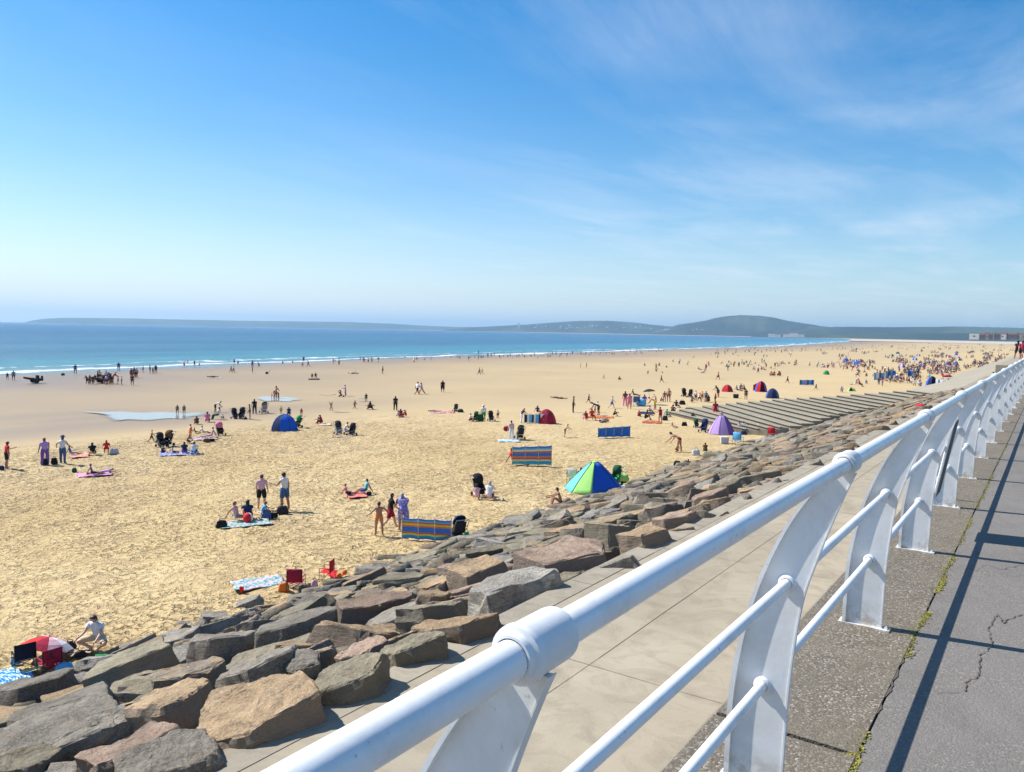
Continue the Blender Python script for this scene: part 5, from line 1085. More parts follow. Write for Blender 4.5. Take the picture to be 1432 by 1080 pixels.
# right-hand clusters
ps(801.5, 577, 23, 'stand', 90, 'skin2', 'dark', [('trousers', 'dark'), ('vest', 'brown')], 'tall dark clad person walking alone left of the red group'); mp(823, 564, 13, 'walk', 90, 'brown', 'dark', 'child walking behind the red group', None)
mp(777, 557, 3, 'lie', 90, 'crimson', 'dark', 'sunbather, left of two lying on the smooth sand', None); mp(784, 558, 3, 'lie', 90, 'dark', 'dark', 'sunbather, right of two lying on the smooth sand', None)
ps(820, 588, 13, 'knees', 200, 'skin2', 'dark', [('tshirt', 'crimson'), ('trunks', 'pink')], 'person in dark pink sitting at the left of the red group'); ps(828, 588, 17, 'chair', 160, 'skin2', 'dark', [('tshirt', 'red'), ('trunks', 'crimson')], 'person in red on a low seat in the red group')
ps(837, 581, 24, 'bend', 270, 'skin2', 'dark', [('vest', 'black'), ('trunks', 'brown')], 'dark haired woman bending over the red group'); mp(832, 577, 16, 'stoop', 90, 'white', 'palepink', 'person in white behind the red group', None)
ps(855.5, 571, 17, 'walk', 90, 'skin3', 'fair', [('tshirt', 'ltgrey'), ('trunks', 'denim')], 'pale shirted person walking right of the red group'); mp(858, 582, 10, 'knees', 90, 'brown', 'dark', 'brown clad child sitting right of the red group', None); towel(840, 584, 36, 2.5, ['orange', 'brown'], 'orange brown mat in front of the red group', 0)
ps(874, 568, 24, 'stand', 180, 'skin2', 'dark', [('tshirt', 'brown'), ('trousers', 'pink')], 'person in pink trousers, left of two standing by a blue chair'); ps(880, 572, 26, 'stand', 180, 'skin2', 'brown', [('tshirt', 'palepink'), ('dress', 'pink')], 'woman in a long pink dress standing nearest to the blue chair', long_=True)
camp_chair(890, 568, 14, 'denim', 180, 'blue camp chair beside the long pink dress'); bag(897, 568, 14, 10, 'sky', 'light blue bag right of the blue camp chair'); ps(901, 567, 17, 'chair', 180, 'skin2', 'dark', [('tshirt', 'purple'), ('trunks', 'purple')], 'person in purple seated below the dark parasol')
parasol(909, 566, 9, 22, ['dark', 'black'], (.1, .1), 'dark parasol behind the person in purple'); mp(886, 554, 10, 'sit', 90, 'dark', 'dark', 'dark clad sitter beyond the pink dress', None)
mp(917, 563, 12, 'stoop', 270, 'palepink', 'crimson', 'stooping pink clad person right of the dark parasol', None); mp(916, 573, 18, 'bend', 270, 'bare', 'yellow', 'child in yellow shorts bending right of the purple sitter', None, skin='skin'); mp(923.5, 562, 7, 'knees', 90, 'crimson', 'crimson', 'small red sitter beyond the yellow shorts', None)
mp(929, 562, 15, 'stand', 180, 'brown', 'grey', 'left of two standing at the corner of the steps', None); mp(935, 562, 19, 'stand', 180, 'bare', 'crimson', 'right of two standing at the corner of the steps', None)
ps(902, 587, 14, 'knees', 90, 'skin2', 'dark', [('tshirt', 'dark'), ('trunks', 'dark')], 'dark clad person sitting left of the woman in dark red'); ps(923, 592, 23, 'stand2', 230, 'skin2', 'dark', [('swimsuit', 'crimson')], 'woman in a dark red swimsuit standing at the step corner')
towel(912, 591, 26, 3, ['orange', 'red', 'dark'], 'orange and red towel left of the woman in the dark red swimsuit', 0); bag(930, 588, 8, 7, 'dark', 'dark bag right of the woman in the dark red swimsuit'); mp(941, 598, 6, 'sit', 90, 'red', 'palepink', 'child in red sitting below the step corner', None); bag(957, 596, 8, 6, 'black', 'black bag on the sand left of the purple tent')
ps(950, 632, 30, 'bend', 250, 'skin2', 'dark', [('briefs', 'crimson')], 'bare backed person bending down below the purple tent'); ps(945, 632, 12, 'kneel', 90, 'skin2', 'brown', [('trunks', 'brown')], 'small child crouching beside the bending bare backed person')
bag(973, 637, 12, 9, 'ltgrey', 'pale grey bag left of the dark haired sitter'); ps(986.5, 633, 14, 'knees', 190, 'skin2', 'dark', [('tshirt', 'brown'), ('trunks', 'dkgreen')], 'dark haired person sitting below the purple tent'); bag(994, 637, 10, 5, 'green', 'green bag right of the dark haired sitter')
bag(947, 653, 11, 9, 'black', 'round black bag by the rocks below the purple tent'); ps(962, 653, 11, 'knees', 170, 'skin4', 'dark', [('tshirt', 'dark'), ('trunks', 'brown')], 'dark clad person sitting at the rock edge right of the black bag'); mp(985, 652, 7, 'prone', 90, 'brown', 'beige', 'person lying low at the rock edge', None); mp(918, 676, 12, 'knees', 250, 'palepink', 'beige', 'pink skinned sitter among the rocks right of the green tent', None, skin='skin3'); mp(931, 668, 6, 'sit', 90, 'dark', 'dark', 'dark clad sitter among the rocks right of the green tent', None)
dome_tent(1009, 606, 38, 26, ['lilac', 'purple', 'lilac', 'lilac'], 'lilac and purple dome tent in front of the concrete steps', 12, 0, prof=[(1.0, 0), (.88, .2), (.72, .45), (.52, .68), (.36, .84), (.27, .93), (.0, 1.0)])
pushchair(974, 598, 13, 'dkgreen', 'dark', 20, 'dark pushchair left of the lilac dome tent'); pushchair(984, 604, 19, 'navy', 'navy', 340, 'navy pushchair touching the left of the lilac dome tent'); ps(1000, 583, 22, 'stand', 180, 'skin2', 'dark', [('tshirt', 'crimson'), ('trunks', 'red')], 'person in dark red standing behind the lilac dome tent'); ps(1008, 590, 16, 'stand', 180, 'skin3', 'fair', [('tshirt', 'palepink'), ('trunks', 'palepink')], 'person in pale pink right behind the lilac dome tent')
mp(1034, 604, 14, 'chair', 180, 'white', 'denim', 'person in white seated right of the lilac dome tent', None); mp(1040, 602, 13, 'chair', 160, 'ltgrey', 'navy', 'grey clad person seated farther right of the lilac tent', None); mp(1047, 602, 10, 'sit', 90, 'dark', 'dark', 'dark clad sitter at the right of the lilac tent group', None)
coolbox(1013, 620, 11, 10, 'ltgrey', 'grey cool box standing in front of the lilac dome tent'); camp_chair(1032, 623, 19, 'sky', 160, 'light blue camp chair right of the grey cool box'); bag(1062, 608, 7, 7, 'black', 'black bag left of the red camp chair at the rocks'); camp_chair(1079, 612, 15, 'red', 170, 'red camp chair against the rocks right of the lilac tent'); towel(1052, 606, 12, 3, ['white'], 'white towel left of the red camp chair at the rocks', 0)
dome_tent(1017, 548, 16, 10, ['red', 'crimson'], 'small red dome tent beyond the steps', 160); dome_tent(1064, 548, 17, 15, ['blue', 'purple', 'blue', 'red'], 'blue and purple dome tent with red sides beyond the steps', 20); dome_tent(1080, 557, 19, 14, ['navy', 'navy', 'denim'], 'navy half dome tent at the top corner of the steps', 200)
windbreak((1053, 547), (1061, 547), 9, 13, ['red', 'orange'], 'small red windbreak at the left of the blue and purple tent', 3, .05, True)
for x, y, h, c, pz in [(1036, 546, 10, 'grey', 'knees'), (1042, 547, 9, 'brown', 'knees'), (1031, 547, 8, 'teal', 'sit'), (1004, 556, 17, 'dark', 'stoop'), (1000, 562, 12, 'crimson', 'stand'), (973, 560, 14, 'beige', 'stand'), (978, 562, 13, 'white', 'walk'), (982, 559, 12, 'orange', 'stand'), (987, 562, 15, 'denim', 'stand'), (991, 563, 11, 'dark', 'knees'), (968, 563, 9, 'grey', 'sit')]:
    mp(x, y, h, pz, r7.uniform(0, 360), c, 'dark', 'one of the group gathered between the red dome and the black pushchairs', 'group beyond the left corner of the steps')
pushchair(957, 555, 13, 'black', 'black', 20, 'large black pushchair, left of two beyond the steps'); pushchair(965, 556, 12, 'black', 'dark', 340, 'black pushchair, right of two beyond the steps'); mp(1043, 559, 15, 'stand', 180, 'dark', 'dark', 'dark clad adult standing between the red dome and the blue tent', None); coolbox(1029, 557, 7, 6, 'dark', 'small black box on the sand left of the dark clad adult', 'dark')
windbreak((1118, 539), (1138, 539), 8, 8, ['denim', 'sky', 'lilac', 'denim', 'sky', 'blue'], 'low blue and lilac windbreak alone beyond the steps', 3, .1, True); dome_tent(1155.5, 524, 9, 6, ['green', 'green', 'dkgreen'], 'small green dome tent far down the beach', 0, 0)
dome_tent(1190, 547, 13, 5, ['lime', 'lime', 'yellow'], 'low lime green shelter behind the far end of the steps', 0); mp(1177, 549, 9, 'chair', 180, 'lilac', 'purple', 'person in lilac seated left of the lime green shelter', None); 
for x, y, h, l in [(1101, 536, 10, 'single walker right of the seated five beyond the steps'), (1060, 522, 8, 'single walker beyond the tents in the middle distance'), (1004, 531, 11, 'single figure in orange beyond the red dome tent'), (917.6, 517, 9, 'single dark figure on the smooth sand beyond the surf'), (925, 535, 10, 'leaning figure on the smooth sand above the step corner'), (1141, 545, 8, 'small figure right of the low blue and lilac windbreak')]:
    mp(x, y, h, 'walk', r7.uniform(0, 360), 'orange' if x == 1004 else 'dark', 'dark', l, None)
for x in (1079, 1083, 1087, 1091): mp(x, 526, 8, 'knees', r7.uniform(0, 360), r7.choice(['crimson', 'brown', 'orange']), 'dark', 'one of the seated row in reds and browns beyond the tents', 'seated row beyond the tents')
mp(865, 532, 6, 'knees', 100, 'black', 'dkgreen', 'dark crouching figure alone in the middle of the smooth sand', None); mp(844, 530, 7, 'walk', 90, 'beige', 'grey', 'tiny walker left of the dark crouching figure', None); mp(820, 515, 8, 'stand', 90, 'brown', 'dark', 'dark walker near the surf in the middle distance', None); mp(811.5, 515, 7, 'stand', 90, 'beige', 'beige', 'pale walker left of the dark walker near the surf', None)
windbreak((1222, 532), (1236, 532), 11, 11, ['sky', 'white', 'denim', 'sky'], 'light blue and white windbreak, first of the far row', 3, .1, True); windbreak((1238, 531), (1252, 530), 12, 12, ['turq', 'blue', 'turq', 'blue'], 'turquoise windbreak, second of the far row', 3, .1, True); windbreak((1269, 527), (1284, 526), 8, 8, ['blue', 'sky', 'denim'], 'blue windbreak, farthest of the far row', 3, .1, True)
dome_tent(1303, 543, 17, 17, ['blue', 'navy', 'sky'], 'blue dome tent beside a grey windbreak near the far end of the steps', 20); windbreak((1308, 544), (1320, 545), 14, 14, ['ltgrey', 'denim', 'ltgrey', 'grey'], 'grey windbreak right of the blue dome near the steps', 3, .05, True)
for x, y, h, pz, c, l in [(893, 583, 9, 'knees', 'crimson', 'crimson clad child sitting left of the dark clad sitter at the step corner'), (909, 577, 10, 'sit', 'white', 'white clad sitter above the orange and red towel'), (946, 570, 11, 'sit', 'dark', 'dark sitter on the edge of the concrete steps'), (940, 578, 12, 'knees', 'brown', 'brown clad sitter on the near corner of the steps'), (752, 578, 11, 'sit', 'navy', 'navy clad sitter beyond the checked windbreak'), (843, 590, 8, 'lie', 'palepink', 'sunbather lying in front of the red group'), (1059, 603, 11, 'stoop', 'white', 'white clad child between the lilac tent and the red camp chair'), (1087, 606, 12, 'sit', 'crimson', 'crimson clad sitter right of the red camp chair'), (1070, 600, 10, 'knees', 'dark', 'dark sitter behind the red camp chair'), (696, 585, 12, 'stand2', 'beige', 'beige clad child right of the dark pushchairs'), (968, 587, 10, 'knees', 'black', 'black clad sitter at the foot of the steps'), (933, 583, 11, 'sit', 'teal', 'teal clad sitter behind the dark red swimsuit')]:
    mp(x, y, h, pz, 160, c, 'dark', l, None)
towel(905, 578, 20, 3, ['dark', 'navy'], 'dark blanket above the orange and red towel', 0, name='blanket', cat='blanket'); bag(954, 566, 9, 6, 'black', 'black bag on the sand at the left tip of the steps'); bag(962, 576, 10, 6, 'dkgreen', 'dark green bag on the lowest concrete step'); bag(1040, 608, 9, 6, 'navy', 'navy bag beside the light blue camp chair')
# people beyond the steps, individually
TOPS = ['white', 'red', 'crimson', 'navy', 'pink', 'palepink', 'denim', 'sky', 'black', 'dark', 'beige', 'brown', 'grey', 'bare', 'bare', 'purple', 'yellow', 'teal']; BOTS = ['navy', 'black', 'dark', 'denim', 'crimson', 'brown', 'white']
SC = []
def scatter(n, fx, label, group, poses_, hm, seed, wade=False):
    r = random.Random(seed)
    for i in range(n):
        x, y = fx(r, i); p = gp(x, y); hh = hm*r.uniform(.8, 1.08)*(.7 if r.random() < .25 else 1); pz = r.choice(poses_)
        pp = unz(x, y, SEA) if wade else p
        SC.append((float(np.linalg.norm(pp)), pp[0], pp[1], pp[2]-(r.uniform(.1, .7) if wade else 0), hh/1.69, pz, r.uniform(0, 360), r.choice(TOPS), r.choice(BOTS), label, group, r.choice(['skin', 'skin2', 'skin2', 'skin4']), r.choice(['dark', 'dark', 'brown', 'fair'])))
def shy(x): return float(np.interp(x, [0, 300, 620, 760, 900, 1100, 1180], [526, 517, 502, 497.5, 492.5, 485, 481]))
def surf(r, i):
    x = [353, 362, 423, 431, 466, 474, 509, 515, 520, 529, 579, 583, 593, 603, 631, 640, 643, 655][i] if i < 18 else 655+(i-18)*4.2+r.uniform(-2, 2); return x, shy(x)+r.uniform(-1.5, 3.5)
scatter(84, surf, 'tiny figure at the water edge where the foam meets the sand', 'figures along the water edge', ['stand', 'walk', 'stand2', 'stoop'], 1.68, 1)
scatter(26, lambda r, i: (lambda x: (x, shy(x)-r.uniform(2, 9)))(r.choice([r.uniform(250, 640), r.uniform(640, 1000)])), 'tiny bather in the shallow water', 'bathers in the shallows', ['stand', 'stand2'], 1.7, 2, True)
scatter(46, lambda r, i: (lambda x: (x, shy(x)+r.uniform(5, 34)))(r.uniform(890, 1190)), 'small figure dotted over the sand beyond the tents', 'figures dotted over the far sand', ['stand', 'walk', 'knees', 'sit', 'stoop'], 1.68, 3)
cl = [(1040, 511), (1054, 509), (1110, 509), (1146, 512), (1158, 514), (1180, 512), (1190, 516), (1215, 514), (1085, 511), (1020, 508)]
scatter(58, lambda r, i: (cl[i % 10][0]+r.gauss(0, 5), cl[i % 10][1]+r.uniform(-2, 3)), 'person in one of the clusters on the far sand', 'clusters on the far sand', ['knees', 'sit', 'stand', 'chair', 'stoop', 'walk'], 1.66, 4)
scatter(34, lambda r, i: (r.uniform(1195, 1330), r.uniform(526, 541)), 'person among the windbreaks near the far end of the steps', 'people among the far windbreaks', ['knees', 'sit', 'stand', 'chair', 'walk'], 1.66, 6)
SC.sort(key=lambda t: t[0]); FARSC = SC[104:]
for t_ in SC[:104]: mini(*t_[1:])
# walkers on the raised landing, and on the walkway
for i, (X, Y, c, l) in enumerate([(-2.3, 79.5, 'crimson', 'person in dark red, nearest on the landing at the right edge'), (-2.7, 82, 'dark', 'person in dark clothes, second on the landing at the right edge'), (-2.2, 86, 'red', 'person in bright red, farthest on the landing at the right edge')]):
    mini(X, Y, .0, 1.0, 'walk', 180+i*20, c, 'dark', l, None)
for i, (x, y, c, l) in enumerate([(1387, 540, 'palepink', 'bather walking on the lower walkway just above the far rail')]):
    p = unz(x, 541, -3.6); mini(p[0], p[1], -3.6, 1.05, 'walk', 90, 'bare', 'navy', l, None, 'skin3')
p = unz(1287, 571, -3.6); t = thing('kerb_bag', (p[0], p[1], -3.58), 0, 'red bag on the lower walkway by the end of the rocks', 'bag'); t.name = 'bag'
mb = MB(); mb.lathe([(0, 0), (.26, .02), (.32, .12), (.24, .26), (0, .3)], n=12); link('body', mb.mesh('body', mats('red'), True), t); mb = MB(); mb.tube([(.12*math.cos(a), 0, .27+.12*math.sin(a)) for a in np.linspace(0, PI, 8)], .03, 6); link('handle', mb.mesh('handle', mats('crimson')), t)
# red clothes and umbrellas beyond the end of the steps
for i, (x, y, c, l) in enumerate([(1338, 543, 'crimson', 'dark red parasol, leftmost of the row by the rail'), (1352, 542, 'red', 'bright red parasol, middle of the row by the rail'), (1364, 540, 'crimson', 'dark red parasol, rightmost of the row by the rail'), (1325, 536, 'crimson', 'dark red parasol left of the row and beyond the grey windbreak')]):
    p = gp(x, y); parasol(x, y, 7, 12, [c, 'pink' if i == 1 else c], (.15, .1*i-.2), l, 8)
# ------------------------------------------------------------------ the dense far crowd as one mass
V_, F_, MI = [], [], []; soff = 0; pal = [skinm('skin'), skinm('skin4')]+mats('white', 'ltgrey', 'navy', 'palepink', 'dark', 'black', 'brown', 'crimson', 'denim', 'beige', 'grey', 'dark', 'grey')
base = {}
for n_ in ('stand', 'walk', 'knees', 'sit', 'stoop'):
    me = lo_mesh(n_); v = np.empty(len(me.vertices)*3, np.float32); me.vertices.foreach_get('co', v); fc = []; mi = []
    for p_ in me.polygons:
        vs = list(p_.vertices)
        if len(vs) == 4: fc.append(vs); mi.append(p_.material_index)
        elif len(vs) == 3: fc.append(vs+[vs[2]]); mi.append(p_.material_index)
    fc = np.array(fc); keep = fc[:, 2] != fc[:, 3]; base[n_] = (v.reshape(-1, 3), fc[keep], np.array(mi)[keep])
rc = random.Random(77)
def addcrowd(X, Y, Z, s):
    global soff
    v, f, mi = base[rc.choice(['stand', 'walk', 'knees', 'sit', 'sit', 'knees', 'knees', 'stoop'])]; a = rc.uniform(0, 6.28); ca, sa = math.cos(a), math.sin(a)
    q = v*s; q = np.stack([q[:, 0]*ca-q[:, 1]*sa, q[:, 0]*sa+q[:, 1]*ca, q[:, 2]], 1)+np.array([X, Y, Z]); V_.append(q); F_.append(f+soff); soff += len(v)
    lut = np.array([rc.choice([0, 0, 1]), rc.randrange(2, len(pal)), rc.choice([4, 7, 8, 10, 3]), 7]); MI.append(lut[mi])
for t_ in FARSC: addcrowd(t_[1], t_[2], t_[3], t_[4])
CC = []
for i in range(120):
    x = rc.triangular(1130, 1432, 1330); CC.append((x, 479+(np.interp(x, [1120, 1180, 1250, 1330, 1432], [516, 524, 534, 524, 497])-479)*rc.random()**.8))
for i in range(900):
    cx_, cy_ = rc.choice(CC); k_ = max(.3, (cy_-470)/50); x = cx_+rc.gauss(0, 5*k_); y = max(478.5, cy_+rc.gauss(0, 1.2*k_)); p = gp(x, y)
    if p[0] > -17: continue
    addcrowd(p[0], p[1], p[2], .95)
for i in range(190):   # along the far sand toward the horizon
    x = rc.uniform(1000, 1430); y = shy(min(x, 1180))+rc.uniform(-1, 9); p = gp(x, y)
    if p[0] < -14: addcrowd(p[0], p[1], p[2], 1.0)
tag(link('distant_crowd', raw_mesh('distant_crowd', V_, F_, MI, pal)), 'distant beachgoers strung along the water edge and massed on the far sand', 'crowd', kind='stuff')
for i in range(22):   # shelters standing in the crowd
    x = rc.uniform(1180, 1385); y = rc.uniform(492, np.interp(x, [1180, 1300, 1400], [518, 516, 503])); p = gp(x, y)
    if p[0] > -19: continue
    c = rc.choice(['blue', 'navy', 'denim', 'crimson', 'purple', 'crimson', 'dkgreen', 'denim']); k = pxm(p); dome_tent(x, y, 2.3*k, 1.25*k, [c, rc.choice([c, 'ltgrey', 'denim'])], 'small bright tent rising from the dense far crowd', rc.uniform(0, 360), 0)['group'] = 'tents in the far crowd'
# ------------------------------------------------------------------ far shore, hills, buildings
def far_shore():
    mb = MB(); P = [(-420, 2059), (-600, 3000), (-950, 4487), (-1500, 5000), (-3500, 5600), (-9000, 8800), (-9000, 60000), (60000, 60000), (60000, 2059)]
    mb.add([(x, y, SEA+1.2) for x, y in P], [tuple(range(len(P)))]); return mb.mesh('far_shore', [newmat('pale_far_sand', (.55, .45, .33), .95)])
struct('far_shore_sand', far_shore())
def mat_hill(name, a, b_, c, sc=.004):
    m = newmat(name, rough=1, spec=.05); nt = m.node_tree; b = nt.nodes['Principled BSDF']; P = pos(nt)
    v = nt.nodes.new('ShaderNodeTexVoronoi'); v.inputs['Scale'].default_value = sc; nt.links.new(P, v.inputs['Vector']); s = nt.nodes.new('ShaderNodeSeparateColor'); nt.links.new(v.outputs['Color'], s.inputs[0])
    f = ramp(nt, s.outputs[0], [(0, a), (.4, b_), (.75, a), (.9, c)], 'CONSTANT')
    nt.links.new(mix(nt, ramp(nt, noise(nt, sc*.6, 6, .6, P), [(.42, (0, 0, 0)), (.6, (1, 1, 1))]), f, tuple(x*.55 for x in a)), b.inputs['Base Color']); return m
def hill(name, prof, D, depth, mat, rough=8, seed=0):
    xs = np.linspace(prof[0][0], prof[-1][0], 260); ys = np.interp(xs, [p[0] for p in prof], [p[1] for p in prof])
    rows = np.linspace(-1, 1, 41); X = np.zeros((260, 41)); Y = X.copy(); Z = X.copy()
    for i, (x, y) in enumerate(zip(xs, ys)):
        d = ray(x, y); hd = math.hypot(d[0], d[1]); top = CH+D*d[2]/hd; ux, uy = d[0]/hd, d[1]/hd
        for j, r_ in enumerate(rows):
            dd = D+r_*depth; k = math.cos(r_*PI/2)**.8 if abs(r_) < 1 else 0
            k = k*(1+.35*(float(vnoise(np.array(i/9+seed), np.array(j/5+seed)))-.5)*(1-k)*2)
            X[i, j] = ux*dd; Y[i, j] = uy*dd; Z[i, j] = SEA-1+(top-SEA+1)*k+rough*(float(vnoise(np.array(i*.9+seed*7), np.array(j*.9)))-.5)*min(1, 3*k)*.5
    return struct(name, grid_mesh(name, X, Y, Z, [mat]))
H1 = mat_hill('far_hill', (.045, .07, .05), (.07, .095, .06), (.13, .13, .095), .002)
H2 = mat_hill('town_hill', (.04, .06, .045), (.075, .085, .055), (.25, .22, .16), .004)
hill('far_headland_hill', [(36, 450.6), (44, 448.6), (60, 446), (90, 444.6), (150, 445), (190, 445.6), (250, 447), (330, 448.5), (430, 449.7), (490, 450.6), (540, 452.5), (590, 455.5), (640, 457.5), (700, 457), (780, 456), (860, 459), (930, 464)], 13500, 900, H1, 6, 1)
hill('town_hill', [(620, 461.5), (650, 459), (690, 456.5), (730, 454.5), (770, 451.5), (810, 449), (850, 448.8), (885, 451), (915, 454.5), (940, 457), (965, 459), (1000, 463), (1020, 467.5)], 9500, 700, H2, 9, 2)
hill('round_topped_hill', [(905, 466.5), (930, 460), (950, 454), (968, 451.6), (985, 449), (1000, 445), (1015, 442.6), (1035, 441), (1060, 441.8), (1080, 444), (1100, 448.5), (1125, 452.5), (1150, 456.5), (1180, 460), (1210, 466), (1225, 470.5)], 8200, 650, H2, 9, 3)
hill('low_wooded_hill', [(1090, 469.8), (1110, 463), (1135, 459), (1170, 457.2), (1210, 457.4), (1250, 457.8), (1300, 457.5), (1345, 457), (1380, 457.8), (1432, 459), (1520, 461), (1600, 470)], 7200, 600, H1, 8, 4)
hill('low_wooded_shore', [(1050, 470.6), (1075, 469.2), (1120, 467.5), (1200, 467), (1300, 466.5), (1360, 466), (1432, 466), (1600, 470)], 5800, 250, H1, 6, 5)
M_wall = newmat('white_render', (.7, .69, .67), .8); M_pale = newmat('pale_roof', (.45, .42, .4), .8); M_roof = newmat('slate_roof', (.09, .08, .08), .8); M_redroof = newmat('dark_red_roof', (.16, .09, .08), .8); M_win = newmat('window_glass', (.05, .07, .09), .2, .6)
def building(px, wpx, ytop, ybase, D, roofm, name, label, cat, group=None, flat=False, wall=None, up=0):
    d = ray(px, ybase); hd = math.hypot(d[0], d[1]); p = CAM+d/hd*D; s = D/F0; w = wpx*s; h = (ybase-ytop)*s; a = math.atan2(d[1], d[0])-PI/2
    t = thing(name, (p[0], p[1], p[2]-2), a, label, cat, group); dp = w*.6; hw = h*(1 if flat else .68)+2
    mb = MB(); mb.box((0, 0, hw/2), (w, dp, hw)); link('wall', mb.mesh('wall', [wall or M_wall]), t)
    mb = MB()
    if flat: mb.box((0, 0, hw+.3), (w*1.03, dp*1.03, .6))
    else: mb.add([(-w*.52, -dp*.54, hw), (w*.52, -dp*.54, hw), (w*.52, dp*.54, hw), (-w*.52, dp*.54, hw), (-w*.5, 0, h+2), (w*.5, 0, h+2)], [(0, 1, 5, 4), (2, 3, 4, 5), (0, 4, 3), (1, 2, 5), (0, 3, 2, 1)])
    link('roof', mb.mesh('roof', [roofm]), t)
    n = max(1, int(w/ (8 if wpx > 5 else w+1)))
    if wpx > 3:
        for k in range(min(n, 6)):
            mb = MB(); mb.box(((k+.5)/min(n, 6)*w-w/2, -dp/2-.05, hw*.55), (w/min(n, 6)*.28, .2, hw*.16)); link('window', mb.mesh('window', [M_win]), t)
    return t
# pale works buildings on the far shore
for px, w, yt, yb, l in [(1079, 9, 465.5, 471, 'white works building at the left end of the far shore group'), (1088, 7, 467, 471, 'small white shed on the far shore'), (1100, 9, 466.4, 471, 'white hall with the wide roof in the far shore group'), (1110, 11, 464.5, 471, 'tall white works building standing highest in the far shore group'), (1120, 8, 467, 471, 'white block at the right end of the far shore group')]:
    building(px, w, yt, yb, 5300, M_roof, 'far_building', l, 'building', 'white works buildings on the far shore')
t = building(725.5, 3.2, 452.3, 464.5, 9000, M_roof, 'tower', 'slim white tower block rising above the far waterfront', 'tower', flat=True)
building(721, 6, 462, 464.6, 8990, M_roof, 'far_building', 'low white building at the foot of the slim white tower', 'building', flat=True)
building(1362, 10, 467.3, 473.5, 1700, M_roof, 'far_building', 'bright white flat roofed building at the left end of the seafront row', 'building', flat=True)
rr = random.Random(3)
x = 1371
while x < 1440:
    w = rr.uniform(5, 9); building(x+w/2, w, 466+rr.uniform(0, 2), 473.5, 1650, rr.choice([M_roof, M_redroof, M_redroof]), 'seafront_house', 'seafront house in the far row behind the beach at the right edge', 'house', 'seafront houses at the far right', wall=rr.choice([M_wall, newmat('brick', (.22, .15, .13), .9), newmat('buff', (.36, .31, .26), .9), newmat('dark_wall', (.14, .12, .13), .9)])); x += w+.4
    if rr.random() < .5:
        p = CAM+ray(x, 474)/math.hypot(*ray(x, 474)[:2])*1300; mb = MB(); mb.tube([(0, 0, 0), (0, 0, 13)], [.35, .25], 6); mb.tube([(0, 0, 13), (1.8, 0, 13.3)], .25, 5)
        tag(link('street_lamp', mb.mesh('street_lamp', [M_metal]), None, (p[0], p[1], p[2]-2)), 'slim lamp post rising in front of the far seafront row', 'street lamp', 'lamp posts at the far seafront')
for i in range(120):   # houses dotted over the two town hills
    if i < 65: px = rr.gauss(815, 45); yb = rr.uniform(455.5, 465); D = 8950
    else: px = rr.gauss(1010, 50); yb = rr.uniform(461, 468.5); D = 7700
    if not 700 < px < 1120: continue
    building(px, rr.uniform(1.5, 3.8), yb-rr.uniform(.9, 1.7), yb, D, M_pale, 'hill_house', 'tiny pale house on the town hillside across the bay', 'house', 'pale houses on the town hillsides')

# ------------------------------------------------------------------ sky, sun, haze
w = bpy.data.worlds.new('World'); scene.world = w; w.use_nodes = True; nt = w.node_tree; N = nt.nodes; L = nt.links
bg = N['Background']; sky = N.new('ShaderNodeTexSky'); sky.sky_type = 'NISHITA'; sky.sun_disc = False
sky.sun_elevation = SUN_EL; sky.sun_rotation = math.atan2(sun_dir.x, sun_dir.y); sky.altitude = 10; sky.air_density = 1.0; sky.dust_density = .4; sky.ozone_density = 2.4
tc = N.new('ShaderNodeTexCoord'); sp = N.new('ShaderNodeSeparateXYZ'); L.new(tc.outputs['Generated'], sp.inputs[0])
zz = math_(nt, 'MAXIMUM', sp.outputs[2], .03)
cb = N.new('ShaderNodeCombineXYZ'); L.new(math_(nt, 'DIVIDE', sp.outputs[0], zz), cb.inputs[0]); L.new(math_(nt, 'DIVIDE', sp.outputs[1], zz), cb.inputs[1])
mp = N.new('ShaderNodeMapping'); mp.inputs['Rotation'].default_value = (0, 0, math.radians(14)); mp.inputs['Scale'].default_value = (1.0, .30, 1); mp.inputs['Location'].default_value = (3.3, 1.2, 0); L.new(cb.outputs[0], mp.inputs[0])
c1 = noise(nt, .95, 10, .64, mp.outputs[0], .45)
big = noise(nt, .5, 3, .5, cb.outputs[0])
def dot(v):
    d_ = N.new('ShaderNodeVectorMath'); d_.operation = 'DOT_PRODUCT'; L.new(tc.outputs['Generated'], d_.inputs[0]); d_.inputs[1].default_value = v; return d_.outputs['Value']
side = ramp(nt, math_(nt, 'MULTIPLY_ADD', dot((Rv[0], Rv[1], 0)), .5, .5), [(.33, (.12, .12, .12)), (.62, (1, 1, 1))])
cl = math_(nt, 'MULTIPLY', ramp(nt, c1, [(.42, (0, 0, 0)), (.74, (1, 1, 1))]), ramp(nt, big, [(.34, (.1, .1, .1)), (.60, (1, 1, 1))]))
cl = math_(nt, 'MULTIPLY', math_(nt, 'MULTIPLY', cl, side), .55)
hs = N.new('ShaderNodeHueSaturation'); hs.inputs['Saturation'].default_value = 1.4; L.new(mix(nt, 1.0, sky.outputs[0], (.92, 1.02, 1.06), 'MULTIPLY'), hs.inputs['Color'])
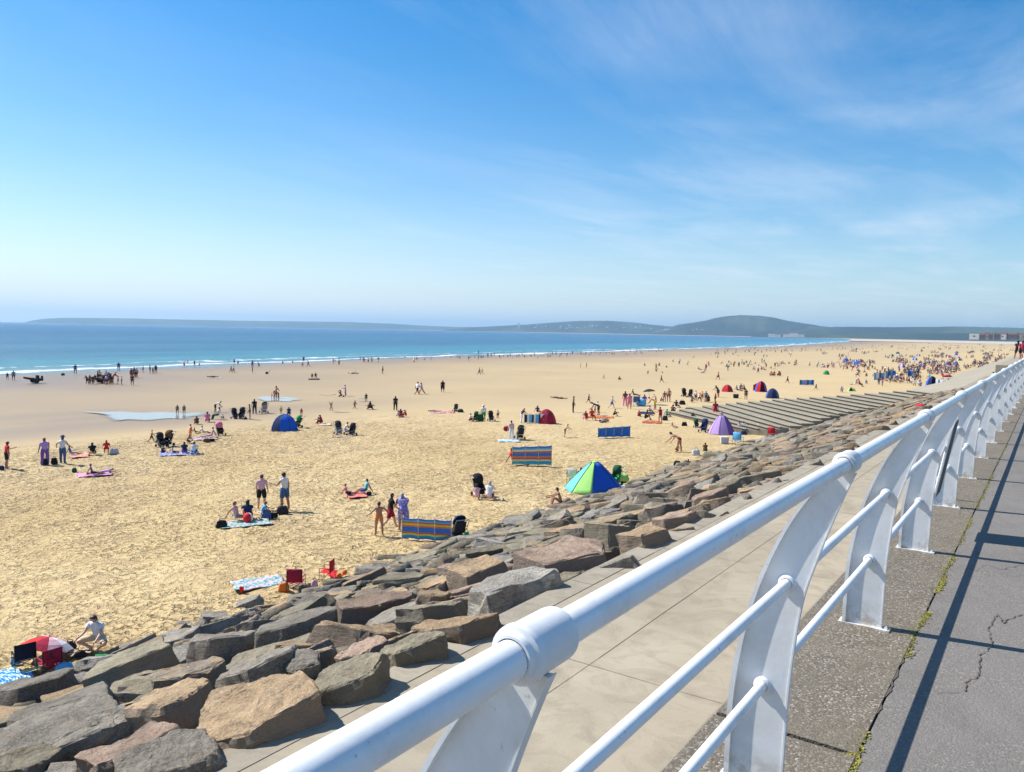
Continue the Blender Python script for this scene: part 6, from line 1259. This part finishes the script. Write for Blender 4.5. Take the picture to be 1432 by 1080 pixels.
# low haze whitening toward the horizon, strongest below the sun
lowz = math_(nt, 'POWER', 2.718, math_(nt, 'MULTIPLY', math_(nt, 'MAXIMUM', sp.outputs[2], 0), -9.5))
sn = math_(nt, 'MULTIPLY_ADD', dot((sun_dir.x/math.cos(SUN_EL), sun_dir.y/math.cos(SUN_EL), 0)), .5, .5)
hf = math_(nt, 'MULTIPLY', lowz, ramp(nt, sn, [(.30, (.55, .55, .55)), (.92, (1, 1, 1))]))
base = mix(nt, hf, hs.outputs[0], ramp(nt, sn, [(.25, (.50, .585, .65)), (.85, (.80, .80, .81))]))
hz = N.new('ShaderNodeVectorMath'); hz.operation = 'SCALE'; hz.inputs['Scale'].default_value = 8.2; L.new(ramp(nt, sn, [(.25, (.50, .60, .68)), (.5, (.66, .715, .76)), (.85, (.84, .83, .84))]), hz.inputs[0])
base = mix(nt, hf, hs.outputs[0], hz.outputs[0])
L.new(mix(nt, cl, base, (6.6, 7.0, 7.6)), bg.inputs['Color']); bg.inputs['Strength'].default_value = .098
sl = bpy.data.lights.new('sun', 'SUN'); sl.energy = 5.0; sl.angle = math.radians(.5); sl.color = (1, .95, .87)
so = bpy.data.objects.new('sun', sl); COL.objects.link(so); so.rotation_euler = sun_dir.to_track_quat('Z', 'Y').to_euler()
HAZE = True
if HAZE:
    mb = MB(); mb.box((-2000, 5000, 145), (36000, 34000, 340)); hm = bpy.data.materials.new('haze_air'); hm.use_nodes = True; nt = hm.node_tree; nt.nodes.clear()
    out = nt.nodes.new('ShaderNodeOutputMaterial'); pv = nt.nodes.new('ShaderNodeVolumePrincipled'); pv.inputs['Color'].default_value = (.46, .73, 1, 1); pv.inputs['Density'].default_value = 7.8e-5; pv.inputs['Anisotropy'].default_value = .2
    nt.links.new(pv.outputs[0], out.inputs['Volume']); tag(link('haze', mb.mesh('haze', [hm])), 'thin blue haze lying over the bay', 'haze', kind='stuff')
scene.view_settings.view_transform = 'Standard'; scene.view_settings.look = 'None'; scene.view_settings.exposure = .58; scene.view_settings.gamma = 1
cy = scene.cycles; cy.volume_bounces = 0; cy.max_bounces = 6; cy.diffuse_bounces = 3; cy.glossy_bounces = 3; cy.use_denoising = True
